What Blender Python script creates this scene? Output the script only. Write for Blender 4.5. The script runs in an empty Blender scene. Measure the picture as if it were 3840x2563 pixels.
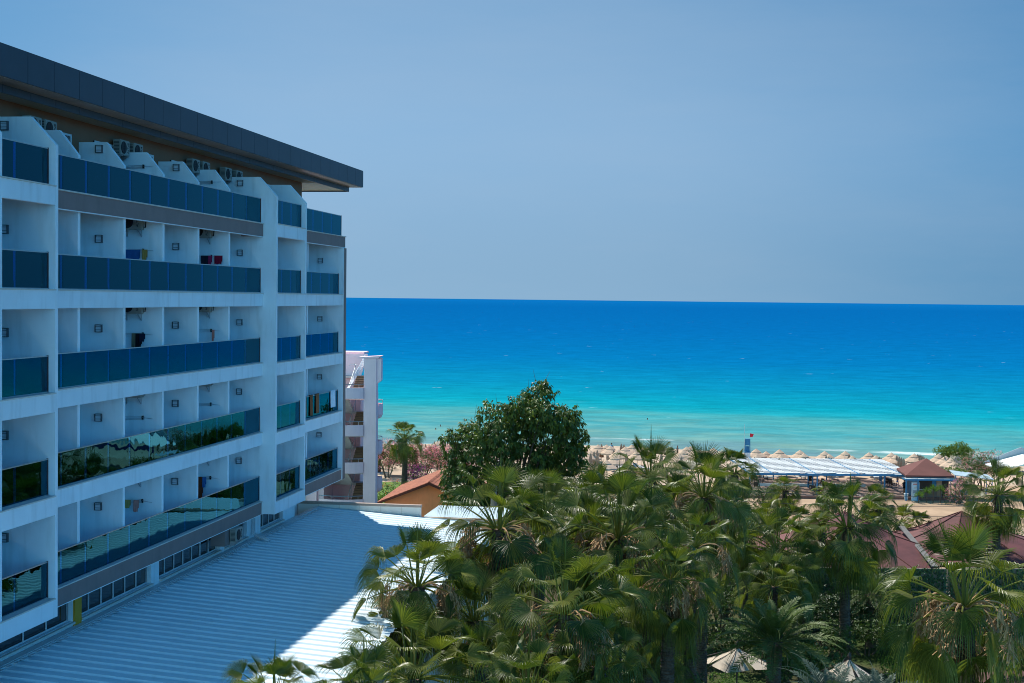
import bpy, bmesh, math, random
from mathutils import Vector, Matrix
R = math.radians
sc = bpy.context.scene
COL = sc.collection
# ------------------------------------------------------------------ camera, light, exposure
H = 22.4                      # eye height above the garden
FPX = 5333.0                  # focal length in pixels of the 3840 px wide picture (50 mm on 36 mm)
PITCH, ROLL = R(1.724), R(0.645)
cf = Vector((0, math.cos(PITCH), -math.sin(PITCH)))
r0 = Vector((1, 0, 0)); u0 = Vector((0, math.sin(PITCH), math.cos(PITCH)))
cr = r0*math.cos(ROLL)+u0*math.sin(ROLL); cu = u0*math.cos(ROLL)-r0*math.sin(ROLL)
cd = bpy.data.cameras.new('camera'); cam = bpy.data.objects.new('camera', cd); COL.objects.link(cam)
cd.sensor_width = 36; cd.lens = 50; cd.clip_start = .5; cd.clip_end = 80000
cam.matrix_world = Matrix(((cr.x, cu.x, -cf.x, 0), (cr.y, cu.y, -cf.y, 0), (cr.z, cu.z, -cf.z, H), (0, 0, 0, 1)))
sc.camera = cam
SUN_EL, SUN_AZ = 56.7, -23.8          # degrees; azimuth from +Y towards +X
w = bpy.data.worlds.new('World'); sc.world = w; w.use_nodes = True
wt = w.node_tree; wt.nodes.clear()
wo = wt.nodes.new('ShaderNodeOutputWorld'); bg = wt.nodes.new('ShaderNodeBackground')
sky = wt.nodes.new('ShaderNodeTexSky'); sky.sky_type = 'NISHITA'; sky.sun_disc = False
sky.sun_elevation = R(SUN_EL); sky.sun_rotation = R(SUN_AZ)
sky.air_density = 1.0; sky.dust_density = 0.2; sky.ozone_density = 1.6
WN = wt.nodes.new; WL = wt.links.new
# the clear upper air of the photograph reaches down to the horizon: look the sky up a little higher than the true direction
wc = WN('ShaderNodeTexCoord'); wm = WN('ShaderNodeMapping'); wm.inputs['Scale'].default_value = (1, 1, .7); wm.inputs['Location'].default_value = (0, 0, .3)
WL(wc.outputs['Generated'], wm.inputs[0]); WL(wm.outputs[0], sky.inputs[0])
hs = WN('ShaderNodeHueSaturation'); hs.inputs['Saturation'].default_value = .97; WL(sky.outputs[0], hs.inputs['Color'])
# unseen low sky boosted as added fill for shaded walls, bluer to the east
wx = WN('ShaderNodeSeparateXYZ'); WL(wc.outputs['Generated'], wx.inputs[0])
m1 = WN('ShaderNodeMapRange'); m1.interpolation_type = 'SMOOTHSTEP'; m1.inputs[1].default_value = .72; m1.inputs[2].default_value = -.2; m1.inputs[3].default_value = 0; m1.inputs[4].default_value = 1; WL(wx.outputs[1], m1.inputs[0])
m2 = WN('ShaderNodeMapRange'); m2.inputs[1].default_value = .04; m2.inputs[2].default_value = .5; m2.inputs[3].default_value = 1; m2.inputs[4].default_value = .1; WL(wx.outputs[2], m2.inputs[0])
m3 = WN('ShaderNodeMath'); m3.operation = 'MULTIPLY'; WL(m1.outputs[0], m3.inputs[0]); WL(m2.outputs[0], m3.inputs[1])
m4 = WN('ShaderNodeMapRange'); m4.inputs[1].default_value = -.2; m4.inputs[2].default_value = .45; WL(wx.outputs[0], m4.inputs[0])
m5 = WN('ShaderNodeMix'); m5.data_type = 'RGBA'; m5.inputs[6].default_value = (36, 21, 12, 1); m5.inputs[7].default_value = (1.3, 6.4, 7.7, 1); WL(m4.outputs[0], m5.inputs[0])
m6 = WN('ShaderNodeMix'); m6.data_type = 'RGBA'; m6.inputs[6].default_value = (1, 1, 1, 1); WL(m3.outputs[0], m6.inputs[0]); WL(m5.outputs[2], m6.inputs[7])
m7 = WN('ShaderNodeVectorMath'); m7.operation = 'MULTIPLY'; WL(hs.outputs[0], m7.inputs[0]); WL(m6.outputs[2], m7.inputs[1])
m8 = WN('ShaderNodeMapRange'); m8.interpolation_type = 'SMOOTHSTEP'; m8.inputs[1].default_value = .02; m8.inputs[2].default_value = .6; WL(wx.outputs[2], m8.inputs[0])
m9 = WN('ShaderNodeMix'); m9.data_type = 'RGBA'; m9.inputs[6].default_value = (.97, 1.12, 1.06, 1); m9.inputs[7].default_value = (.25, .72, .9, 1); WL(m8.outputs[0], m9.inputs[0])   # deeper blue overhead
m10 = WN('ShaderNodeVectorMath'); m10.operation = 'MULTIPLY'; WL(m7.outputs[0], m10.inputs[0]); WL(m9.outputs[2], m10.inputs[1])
# vignette painted into the sky colour: brightest straight out, deepening away from it
gd = WN('ShaderNodeVectorMath'); gd.operation = 'DISTANCE'; gd.inputs[1].default_value = (-.02, .995, .08); WL(wc.outputs['Generated'], gd.inputs[0])
gm = WN('ShaderNodeMapRange'); gm.interpolation_type = 'SMOOTHSTEP'; gm.inputs[1].default_value = .10; gm.inputs[2].default_value = .50; WL(gd.outputs['Value'], gm.inputs[0])
gx = WN('ShaderNodeMix'); gx.data_type = 'RGBA'; gx.inputs[6].default_value = (1.05, 1.03, 1.0, 1); gx.inputs[7].default_value = (.42, .74, .88, 1); WL(gm.outputs[0], gx.inputs[0])
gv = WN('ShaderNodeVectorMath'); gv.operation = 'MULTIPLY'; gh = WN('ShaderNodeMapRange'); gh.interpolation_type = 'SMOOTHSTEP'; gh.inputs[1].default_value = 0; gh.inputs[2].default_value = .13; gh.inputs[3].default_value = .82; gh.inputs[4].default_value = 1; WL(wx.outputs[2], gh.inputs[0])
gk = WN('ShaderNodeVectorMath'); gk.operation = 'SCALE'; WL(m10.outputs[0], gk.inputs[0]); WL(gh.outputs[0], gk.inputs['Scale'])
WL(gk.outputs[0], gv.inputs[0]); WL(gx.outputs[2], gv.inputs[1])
cn = WN('ShaderNodeTexNoise'); cn.inputs['Scale'].default_value = 2.2; cn.inputs['Detail'].default_value = 9; cn.inputs['Roughness'].default_value = .62
cm = WN('ShaderNodeMapping'); cm.inputs['Scale'].default_value = (1, 1, 4.5); WL(wc.outputs['Generated'], cm.inputs[0]); WL(cm.outputs[0], cn.inputs[0])
ck = WN('ShaderNodeMapRange'); ck.inputs[1].default_value = .42; ck.inputs[2].default_value = .8; ck.inputs[4].default_value = .14; WL(cn.outputs[0], ck.inputs[0])
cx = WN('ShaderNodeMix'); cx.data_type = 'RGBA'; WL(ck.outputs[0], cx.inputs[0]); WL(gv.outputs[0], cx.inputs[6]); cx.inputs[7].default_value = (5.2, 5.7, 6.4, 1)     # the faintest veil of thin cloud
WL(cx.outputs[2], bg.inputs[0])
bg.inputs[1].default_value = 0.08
WL(bg.outputs[0], wo.inputs[0])
sd = Vector((math.sin(R(SUN_AZ))*math.cos(R(SUN_EL)), math.cos(R(SUN_AZ))*math.cos(R(SUN_EL)), math.sin(R(SUN_EL))))
sl = bpy.data.lights.new('sun', 'SUN'); sl.energy = 5.0; sl.angle = R(.53); sl.color = (1, .95, .87)
so = bpy.data.objects.new('sun', sl); COL.objects.link(so); so.location = (0, 0, 60)
so.rotation_euler = sd.to_track_quat('Z', 'Y').to_euler()
vs = sc.view_settings; vs.view_transform = 'Standard'; vs.look = 'None'; vs.exposure = 0.42; vs.gamma = 1
sc.cycles.max_bounces = 8; sc.cycles.transparent_max_bounces = 24
try: sc.cycles.use_denoising = True; sc.cycles.use_adaptive_sampling = False; sc.cycles.pixel_filter_type = 'BLACKMAN_HARRIS'; sc.cycles.filter_width = 1.0
except Exception: pass

# ------------------------------------------------------------------ helpers
def ray(px, py):
    return (cf + cr*((px-1920)/FPX) + cu*((1281.5-py)/FPX))
def at(px, py, z=None, Y=None):
    """the world point seen at pixel (px, py) of the photograph, at height z or at distance Y"""
    d = ray(px, py)
    k = (z-H)/d.z if z is not None else Y/d.y
    return Vector((d.x*k, d.y*k, H+d.z*k))
def xat(px, Y, py=1700):
    return at(px, py, Y=Y).x
def zat(py, Y, px=1920):
    return at(px, py, Y=Y).z

def nt(name):
    m = bpy.data.materials.new(name); m.use_nodes = True
    return m, m.node_tree, m.node_tree.nodes['Principled BSDF']
def pm(name, col, rough=.6, var=.12, scale=2.0, spec=.3, bump=0.0, bscale=30, metal=0, stain=0, stretch=(1, 1, 1), tone=None, trans=0, island=0):
    """painted / natural surface: base colour varied by noise, optional stains, bump, per-leaf tone"""
    m, t, b = nt(name); N = t.nodes.new; L = t.links.new
    tc = N('ShaderNodeTexCoord'); mp = N('ShaderNodeMapping'); mp.inputs['Scale'].default_value = stretch
    L(tc.outputs['Object'], mp.inputs[0])
    n = N('ShaderNodeTexNoise'); n.inputs['Scale'].default_value = scale; n.inputs['Detail'].default_value = 6; n.inputs['Roughness'].default_value = .65
    L(mp.outputs[0], n.inputs['Vector'])
    mr = N('ShaderNodeMapRange'); mr.inputs[1].default_value = .3; mr.inputs[2].default_value = .7
    mr.inputs[3].default_value = 1-var; mr.inputs[4].default_value = 1+var; L(n.outputs[0], mr.inputs[0])
    mx = N('ShaderNodeVectorMath'); mx.operation = 'SCALE'
    L(mr.outputs[0], mx.inputs['Scale'])
    src = None
    if tone:
        a = N('ShaderNodeAttribute'); a.attribute_name = 'tone'
        cm = N('ShaderNodeMix'); cm.data_type = 'RGBA'; cm.inputs[6].default_value = (*col, 1); cm.inputs[7].default_value = (*tone, 1)
        L(a.outputs['Fac'], cm.inputs[0]); src = cm.outputs[2]
    if island:
        g = N('ShaderNodeNewGeometry'); mi = N('ShaderNodeMapRange'); mi.inputs[3].default_value = 1-island; mi.inputs[4].default_value = 1+island
        L(g.outputs['Random Per Island'], mi.inputs[0])
        m2 = N('ShaderNodeMath'); m2.operation = 'MULTIPLY'; L(mi.outputs[0], m2.inputs[0]); L(mr.outputs[0], m2.inputs[1])
        L(m2.outputs[0], mx.inputs['Scale'])
    if src: L(src, mx.inputs[0])
    else: mx.inputs[0].default_value = col
    out = mx.outputs[0]
    if stain:
        n2 = N('ShaderNodeTexNoise'); n2.inputs['Scale'].default_value = 1.3; n2.inputs['Detail'].default_value = 8
        mp2 = N('ShaderNodeMapping'); mp2.inputs['Scale'].default_value = (2.2, 2.2, .35); L(tc.outputs['Object'], mp2.inputs[0]); L(mp2.outputs[0], n2.inputs[0])
        m3 = N('ShaderNodeMapRange'); m3.inputs[1].default_value = .52; m3.inputs[2].default_value = .76; m3.inputs[4].default_value = stain
        L(n2.outputs[0], m3.inputs[0])
        sm = N('ShaderNodeMix'); sm.data_type = 'RGBA'; L(m3.outputs[0], sm.inputs[0]); L(out, sm.inputs[6]); sm.inputs[7].default_value = (col[0]*.45, col[1]*.42, col[2]*.38, 1)
        out = sm.outputs[2]
    L(out, b.inputs['Base Color'])
    b.inputs['Roughness'].default_value = rough; b.inputs['Specular IOR Level'].default_value = spec; b.inputs['Metallic'].default_value = metal
    if bump:
        n3 = N('ShaderNodeTexNoise'); n3.inputs['Scale'].default_value = bscale; n3.inputs['Detail'].default_value = 5; L(mp.outputs[0], n3.inputs[0])
        bp = N('ShaderNodeBump'); bp.inputs['Strength'].default_value = bump; bp.inputs['Distance'].default_value = .05
        L(n3.outputs[0], bp.inputs['Height']); L(bp.outputs[0], b.inputs['Normal'])
    if trans:
        tr = N('ShaderNodeBsdfTranslucent'); ms = N('ShaderNodeMixShader'); ms.inputs[0].default_value = trans
        hv = N('ShaderNodeVectorMath'); hv.operation = 'MULTIPLY'; hv.inputs[1].default_value = (1.1, 1.25, .5); L(out, hv.inputs[0]); L(hv.outputs[0], tr.inputs[0])
        L(b.outputs[0], ms.inputs[1]); L(tr.outputs[0], ms.inputs[2]); L(ms.outputs[0], t.nodes['Material Output'].inputs[0])
    return m

class MB:
    """collects faces; build() links them as ONE mesh object"""
    def __init__(s): s.v = []; s.f = []; s.m = []; s.t = []; s.tone = 0.0
    def vert(s, p): s.v.append(tuple(p)); s.t.append(s.tone); return len(s.v)-1
    def face(s, idx, mi=0): s.f.append(tuple(idx)); s.m.append(mi)
    def poly(s, pts, mi=0): s.face([s.vert(p) for p in pts], mi)
    def box(s, x0, x1, y0, y1, z0, z1, mi=0):
        i = [s.vert(p) for p in ((x0, y0, z0), (x1, y0, z0), (x1, y1, z0), (x0, y1, z0), (x0, y0, z1), (x1, y0, z1), (x1, y1, z1), (x0, y1, z1))]
        for q in ((0, 3, 2, 1), (4, 5, 6, 7), (0, 1, 5, 4), (1, 2, 6, 5), (2, 3, 7, 6), (3, 0, 4, 7)): s.face([i[k] for k in q], mi)
    def prism(s, pts, d, mi=0):
        """polygon pts extruded by vector d"""
        d = Vector(d); a = [s.vert(p) for p in pts]; b = [s.vert(Vector(p)+d) for p in pts]; n = len(pts)
        s.face(a[::-1], mi); s.face(b, mi)
        for k in range(n): s.face((a[k], a[(k+1) % n], b[(k+1) % n], b[k]), mi)
    def tube(s, pts, r, n=6, mi=0, cap=True):
        pts = [Vector(p) for p in pts]; rs = r if isinstance(r, (list, tuple)) else [r]*len(pts); rings = []
        ref = Vector((0.0123, .021, 1))
        for k, p in enumerate(pts):
            d = (pts[min(k+1, len(pts)-1)]-pts[max(k-1, 0)]).normalized()
            a = d.cross(ref)
            if a.length < .2: a = d.cross(Vector((1, .03, 0)))
            a.normalize(); b = d.cross(a)
            rings.append([s.vert(p+(a*math.cos(2*math.pi*j/n)+b*math.sin(2*math.pi*j/n))*rs[k]) for j in range(n)])
        for k in range(len(rings)-1):
            for j in range(n): s.face((rings[k][j], rings[k][(j+1) % n], rings[k+1][(j+1) % n], rings[k+1][j]), mi)
        if cap: s.face(rings[0][::-1], mi); s.face(rings[-1], mi)
    def lathe(s, prof, n=12, c=(0, 0, 0), mi=0, wob=None):
        rings = []
        for (r, z) in prof:
            rings.append([s.vert((c[0]+r*(wob(j, z) if wob else 1)*math.cos(2*math.pi*j/n), c[1]+r*(wob(j, z) if wob else 1)*math.sin(2*math.pi*j/n), c[2]+z)) for j in range(n)])
        for k in range(len(rings)-1):
            for j in range(n): s.face((rings[k][j], rings[k][(j+1) % n], rings[k+1][(j+1) % n], rings[k+1][j]), mi)
        s.face(rings[0][::-1], mi); s.face(rings[-1], mi)
    def build(s, name, mats, parent=None, smooth=False, loc=None):
        me = bpy.data.meshes.new(name); me.from_pydata(s.v, [], s.f)
        for m in (mats if isinstance(mats, (list, tuple)) else [mats]): me.materials.append(m)
        if any(s.m): me.polygons.foreach_set('material_index', s.m)
        if any(s.t):
            a = me.attributes.new('tone', 'FLOAT', 'POINT'); a.data.foreach_set('value', s.t)
        if smooth: me.polygons.foreach_set('use_smooth', [True]*len(me.polygons))
        me.update()
        o = bpy.data.objects.new(name, me); COL.objects.link(o)
        if parent: o.parent = parent
        if loc is not None: o.location = loc
        return o
def tag(o, label=None, cat=None, group=None, kind=None):
    if label: o['label'] = label
    if cat: o['category'] = cat
    if group: o['group'] = group
    if kind: o['kind'] = kind
    return o
def empty(name, loc, rz=0, label=None, cat=None, group=None, scale=1):
    o = bpy.data.objects.new(name, None); COL.objects.link(o); o.location = loc; o.rotation_euler = (0, 0, rz); o.scale = (scale,)*3
    o.empty_display_size = .1
    return tag(o, label, cat, group)
def copy_tree(o, parent=None):
    c = o.copy(); COL.objects.link(c); c.parent = parent
    for ch in list(o.children): copy_tree(ch, c)
    return c
def recalc(o):
    bm = bmesh.new(); bm.from_mesh(o.data); bmesh.ops.recalc_face_normals(bm, faces=bm.faces); bm.to_mesh(o.data); bm.free()
def bevel(o, wd=.01, seg=2):
    bm = bmesh.new(); bm.from_mesh(o.data)
    bmesh.ops.bevel(bm, geom=[e for e in bm.edges if len(e.link_faces) == 2 and e.calc_face_angle(0) > .5], offset=wd, segments=seg, affect='EDGES', clamp_overlap=True)
    bm.to_mesh(o.data); bm.free(); return o
ORD = ['first', 'second', 'third', 'fourth', 'fifth', 'sixth', 'seventh', 'eighth', 'ninth', 'tenth', 'eleventh', 'twelfth', 'thirteenth', 'fourteenth', 'fifteenth', 'sixteenth', 'seventeenth', 'eighteenth', 'nineteenth', 'twentieth']

# hotel frame: t outwards from the facade, s along it away from the eye, z above the eye
TH = R(8.69); CT, ST = math.cos(TH), math.sin(TH)
def hw(t, s, z=0): return Vector((s*ST+t*CT, s*CT-t*ST, H+z))

# ------------------------------------------------------------------ materials
WHITE = pm('white_render', (.73, .77, .785), .75, .06, .6, .2, .12, 60, stain=.3)
CREAM = pm('cream_ledge', (.6, .54, .47), .7, .1, 4)
BROWN = pm('brown_cladding', (.235, .165, .15), .65, .08, 1.2, .25, .05, 40, stain=.2)
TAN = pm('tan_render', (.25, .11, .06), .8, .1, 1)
DKMETAL = pm('dark_cladding_metal', (.03, .042, .058), .42, .12, .7, .3)
SOFFIT = pm('soffit_boards', (.17, .14, .12), .6, .15, 1.5)
SOFFW = pm('white_soffit', (.6, .62, .6), .45, .06, 1.5, .4)
STEEL = pm('steel', (.45, .46, .47), .35, .1, 5, .5, metal=.8)
DKPOST = pm('dark_post', (.05, .035, .035), .5, .1)
LAMPM = pm('lamp_frame', (.075, .075, .085), .5, .1)
LAMPG = pm('lamp_glass', (.62, .66, .7), .4, .05)
BLACK = pm('black_plastic', (.015, .015, .017), .5, .2)
ACW = pm('appliance_white', (.30, .285, .25), .5, .08, 3)
YELLOW = pm('yellow_paint', (.55, .26, .02), .6, .08)
PINK = pm('pink_render', (.93, .62, .64), .8, .05, .8, .2, .06, 50, stain=.15)
METALW = pm('white_roof_sheet', (.60, .72, .765), .5, .05, .5, .35, stain=.12, stretch=(1, .3, 1))
ALU = pm('window_frame_paint', (.55, .57, .58), .45, .05)
GREYW = pm('grey_parapet', (.78, .72, .64), .7, .06, 1.0, stain=.15)

def glass_rail():
    m, t, b = nt('blue_balustrade_glass'); N = t.nodes.new; L = t.links.new
    tr = N('ShaderNodeBsdfTransparent'); tr.inputs[0].default_value = (.05, .42, .66, 1)
    gl = N('ShaderNodeBsdfGlossy'); gl.inputs[0].default_value = (.17, .74, 1, 1); gl.inputs['Roughness'].default_value = .008
    fr = N('ShaderNodeFresnel'); fr.inputs[0].default_value = 1.62
    ms = N('ShaderNodeMixShader'); L(fr.outputs[0], ms.inputs[0]); L(tr.outputs[0], ms.inputs[1]); L(gl.outputs[0], ms.inputs[2])
    tc = N('ShaderNodeTexCoord'); n = N('ShaderNodeTexNoise'); n.inputs['Scale'].default_value = 1.6; n.inputs['Detail'].default_value = 1
    L(tc.outputs['Object'], n.inputs[0]); bp = N('ShaderNodeBump'); bp.inputs['Strength'].default_value = .03; bp.inputs['Distance'].default_value = .1
    L(n.outputs[0], bp.inputs['Height']); L(bp.outputs[0], gl.inputs['Normal'])
    L(ms.outputs[0], t.nodes['Material Output'].inputs[0]); return m
GLASS = glass_rail()
def window_glass():
    m, t, b = nt('dark_window_glass'); b.inputs['Base Color'].default_value = (.012, .018, .022, 1); b.inputs['Roughness'].default_value = .04; b.inputs['Specular IOR Level'].default_value = .7
    N = t.nodes.new; L = t.links.new
    tc = N('ShaderNodeTexCoord'); n = N('ShaderNodeTexNoise'); n.inputs['Scale'].default_value = 1.2; L(tc.outputs['Object'], n.inputs[0])
    bp = N('ShaderNodeBump'); bp.inputs['Strength'].default_value = .05; bp.inputs['Distance'].default_value = .1; L(n.outputs[0], bp.inputs['Height']); L(bp.outputs[0], b.inputs['Normal'])
    return m
WGLASS = window_glass()
def cloth(name, col): return pm(name, col, .9, .15, 6, .1)
# ================================================================== HOTEL
T0, S0 = -21.0, 45.0
hotel = empty('hotel_building', hw(T0, S0, -H), -TH, 'white balconied hotel block with blue glass balustrades and dark overhanging roof', 'hotel')
class HB(MB):
    def vert(s, p): return MB.vert(s, (p[0]-T0, p[1]-S0, p[2]+H))
SILL = [3.18-3.05*k for k in range(5)]
FA = .58
# core and walls
m = HB(); m.box(-36, -22.05, 16, 72.2, -13.2, 3.0); m.box(-36, -22.4, 16, 67.3, -H, -13.2)
m.build('wall', WHITE, hotel)
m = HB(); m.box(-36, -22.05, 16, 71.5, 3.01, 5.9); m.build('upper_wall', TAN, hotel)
m = HB()                       # the storey under the balconies, with its window openings left out
def lowwall(s0, s1, z0=-13.2, z1=-9.3): m.box(-22.05, -21.0, s0, s1, z0, z1)
SEG = [(30.0, 43.35, 9, 0), (43.9, 49.7, 6, 0), (50.45, 56.9, 7, 0), (57.4, 60.3, 4, 1), (62.1, 65.4, 4, 1)]
prev = 16
for (a, b, n, lt) in SEG:
    lowwall(prev, a); lowwall(a, b, -13.2, -10.66); lowwall(a, b, -9.5, -9.3); prev = b
lowwall(prev, 67.3)
m.build('lower_wall', WHITE, hotel)
m = HB(); m.box(-21.0, -20.93, 43.38, 43.86, -10.85, -9.56); m.build('yellow_pillar', YELLOW, hotel)
m = HB()
for s in (60.75, 60.95): m.tube([(-20.9, s, -9.5), (-20.9, s, -10.6), (-20.6, s-.15, -10.72), (-20.0, s-.5, -10.82)], .05, 8)
m.build('drain_pipe', ALU, hotel, True)
for (a, b, n, lt) in SEG:
    mg = HB(); mg.box(-21.22, -21.2, a+.03, b-.03, -10.63, -9.53); g = mg.build('window', WGLASS, hotel)
    mf = HB(); wd = (b-a)/n
    for k in range(n+1): mf.box(-21.19, -21.155, a+k*wd-(.018 if 0 < k < n else 0), a+k*wd+(.018 if 0 < k < n else (.05 if k == 0 else 0)), -10.66, -9.5)
    mf.box(-21.19, -21.16, a+.05, b-.03, -10.66, -10.62); mf.box(-21.19, -21.16, a+.05, b-.03, -9.54, -9.5)
    mf.build('frame', ALU, g)
    ms = HB(); ms.box(-21.1, -20.9, a, b, -10.74, -10.67); ms.build('sill', CREAM, g)
# bays: name, s0, s1, front plane, rail plane, brown rows
BAYS = [('left', 30.0, 39.38, -19.64, -19.86, ()), ('mid', 39.56, 60.0, -20.24, -20.36, (0, 4)),
        ('small', 60.2, 64.3, -19.64, -19.86, ()), ('right', 64.5, 72.4, -20.08, -20.3, (0, 4))]
PART = [42.55, 45.98, 49.35, 52.8, 56.25]
for (bn, s0, s1, tf, tr, br) in BAYS:
    for k, z in enumerate(SILL):
        m = HB()
        brown = k in br
        e1 = s1 if not (bn == 'right' and k in (0, 4)) else 72.86
        m.box(-22.05, tf-.16, s0, e1, z-.2, z-.04, 0)                      # slab
        m.box(tf-.16, tf, s0, e1, z-FA, z-.04, 1 if brown else 0)           # down-stand fascia
        m.box(tf-.3, tf+.045, s0, e1+(.05 if e1 > 72.5 else 0), z-.038, z, 2)  # ledge
        if brown: m.box(tf-.155, tf-.005, s0, e1, z-FA-.03, z-FA-.003, 0)
        if brown and bn == 'mid': m.box(-21.2, tf-.162, e1-.15, e1-.003, z-FA, z-.21, 1)
        m.build('balcony_slab', [WHITE, BROWN, CREAM], hotel)
        # glass and rail
        e = s1-.08 if bn != 'right' else (72.3 if k else 72.75)
        L_ = e-s0-.03; n = max(2, round(L_/1.71)) if bn != 'small' else 3
        g = HB(); h = HB(); wd = L_/n
        for j in range(n):
            g.box(tr-.006, tr+.006, s0+.03+j*wd+.009, s0+.03+(j+1)*wd-.009, z+.03, z+1.06)
        if bn == 'right' and k == 0: g.box(-22.0, tr-.02, e-.006, e+.006, z+.03, z+1.06)
        b_ = g.build('balustrade', GLASS, hotel)
        h.box(tr-.02, tr+.02, s0+.02, e+.02, z+1.06, z+1.09)
        h.box(tr-.02, tr+.02, s0+.02, e+.02, z+.002, z+.03)
        if bn == 'right' and k == 0: h.box(-22.0, tr-.021, e-.02, e+.02, z+1.06, z+1.09); h.tube([(tr-.5, s0+.1, z+.93), (tr-.5, e-.4, z+.93), (-22, e-.4, z+.93)], .025, 6)
        h.box(tr-.022, tr+.022, e+.021, e+.06, z+.002, z+1.1, 1)
        h.build('handrail', [STEEL, DKPOST], b_)
# fin walls and partitions (profile in t, z extruded along s)
def fin(s0, s1, tf, name, zb, top=True, mat=WHITE):
    m = HB()
    if top: prof = [(-22.04, zb), (tf, zb), (tf, 4.36), (tf-.79, 5.2), (-22.04, 5.2)]
    else: prof = [(-22.04, zb), (tf, zb), (tf, 3.18-FA+.0), (-22.04, 3.18-FA)]
    m.prism([(t, s0, z) for t, z in prof], (0, s1-s0, 0)); o = m.build(name, mat, hotel); recalc(o); return o
fin(39.383, 39.557, -19.637, 'fin_wall', -9.6); fin(60.003, 60.197, -19.637, 'fin_wall', -9.6); fin(64.303, 64.497, -19.637, 'fin_wall', -9.6)
fin(36.1, 36.28, -19.637, 'fin_wall', -9.58); fin(32.7, 32.88, -19.637, 'fin_wall', -9.58)
m = HB(); m.box(-22.04, -20.25, 72.403, 72.46, -9.02-FA, 2.975); m.box(-20.249, -20.03, 72.403, 72.46, -9.02-FA, 3.18-FA-.04); m.build('end_wall', WHITE, hotel)
m = HB(); m.box(-36, -20.0, 72.463, 72.83, -9.6, 3.18-FA-.05); m.build('end_fin', BROWN, hotel)
for k, z in enumerate(SILL):
    for s in PART+[67.3]:
        if s > 67 and k == 0: continue
        m = HB(); a, b = s-.09, s+.09
        if k == 0: prof = [(-22.04, z+.001), (-20.42, z+.001), (-20.42, 4.38), (-21.06, 5.17), (-22.04, 5.17)]
        else: prof = [(-22.04, z+.001), (-20.42, z+.001), (-20.42, z+3.05-FA-.035), (-20.43, z+3.05-.202), (-22.04, z+3.05-.202)]
        m.prism([(t, a, q) for t, q in prof], (0, .18, 0)); recalc(m.build('partition', WHITE, hotel))
# caged wall lamps
def lamp(s, z, t=-21.28):
    m = HB(); y0 = s-.12
    m.box(t-.095, t+.095, y0+.03, s, z-.11, z+.11, 1)
    for a in (-.12, .105): m.box(t+a, t+a+.012, y0, s, z-.125, z+.125)
    for c in (-.13, -.05, .06, .115): m.box(t-.104, t+.104, y0-.006, y0+.012, z+c, z+c+.012)
    for c in (-.134, .118): m.box(t-.121, t+.121, y0+.013, s, z+c, z+c+.015)
    m.build('wall_lamp', [LAMPM, LAMPG], hotel)
for k, z in enumerate(SILL):
    for s in (36.1, 39.383, PART[1]-.09, PART[3]-.09, 60.003)+(() if k == 0 else (72.403,)):
        lamp(s, z+1.75, -21.22 if s in (36.1, 39.383) else -21.28)
# top floor doors
for s in (40.3, 43.6, 47.0, 50.5, 53.9, 57.3, 61.5, 65.6):
    m = HB(); m.box(-22.05, -22.0, s, s+1.6, 3.2, 5.35, 1); m.box(-22.0, -21.96, s, s+.07, 3.2, 5.35); m.box(-22.0, -21.96, s+1.53, s+1.6, 3.2, 5.35); m.box(-22.0, -21.965, s+.07, s+1.53, 5.28, 5.35); m.box(-22.0, -21.965, s+.77, s+.83, 3.2, 5.28)
    m.build('balcony_door', [ALU, WGLASS], hotel)
# roof: wide upper tier over a narrower lower tier, clad in seamed panels
m = HB(); m.box(-37, -20.36, 14, 77.24, 6.12, 6.9); roof = m.build('roof', SOFFIT, hotel)
m = HB(); n = 38; w_ = (77.3-14)/n
for k in range(n): m.box(-20.358, -20.3, 14+k*w_+.012, 14+(k+1)*w_-.012, 6.1, 6.97)
for k in range(9): m.box(-20.37-(k+1)*1.85+.024, -20.37-k*1.85, 77.242, 77.3, 6.1, 6.97)
m.box(-37, -20.31, 14, 77.29, 6.972, 7.02)
m.build('fascia', DKMETAL, roof)
m = HB(); n = 64; w_ = (77.24-14)/n
for k in range(n): m.box(-21.55, -20.362, 14+k*w_+.008, 14+(k+1)*w_-.008, 6.085, 6.118)
m.build('soffit', pm('soffit_cladding', (.26, .21, .18), .4, .2, .6, .45), roof)
m = HB(); n = 38
for k in range(n): m.box(-21.1, -21.05, 14+k*(63.1/n)+.01, 14+(k+1)*(63.1/n)-.01, 5.84, 6.083)
m.box(-36, -21.1, 77.04, 77.1, 5.84, 6.083)
m.build('lower_fascia', DKMETAL, roof)
m = HB(); m.box(-22.6, -21.12, 14, 71.6, 5.9, 6.08)
m.build('inner_soffit', pm('inner_soffit_render', (.42, .38, .3), .7, .12, 1.5), roof)
m = HB()
for k in range(14): m.box(-36+k*1.06+.01, -36+(k+1)*1.06-.01, 71.62, 77.03, 5.9, 6.08)
m.build('metal_soffit', SOFFW, roof)
# brown box under the mid fascia
m = HB(); m.box(-20.93, -20.3, 55.6, 57.25, -10.3, -9.63); m.build('service_box', BROWN, hotel)

# ------------------------------------------------------------------ air conditioners, racks, laundry, chairs
def text_mesh(body, size, name, mat, parent, loc, rot, depth=.004):
    cu_ = bpy.data.curves.new('txt', 'FONT'); cu_.body = body; cu_.size = size; cu_.extrude = depth; cu_.align_x = 'CENTER'; cu_.align_y = 'CENTER'
    o = bpy.data.objects.new('txt', cu_); COL.objects.link(o)
    dg = bpy.context.evaluated_depsgraph_get(); me = bpy.data.meshes.new_from_object(o.evaluated_get(dg))
    bpy.data.objects.remove(o); me.materials.clear(); me.materials.append(mat)
    p = bpy.data.objects.new(name, me); COL.objects.link(p); p.parent = parent; p.location = loc; p.rotation_euler = rot
    return p
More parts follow.
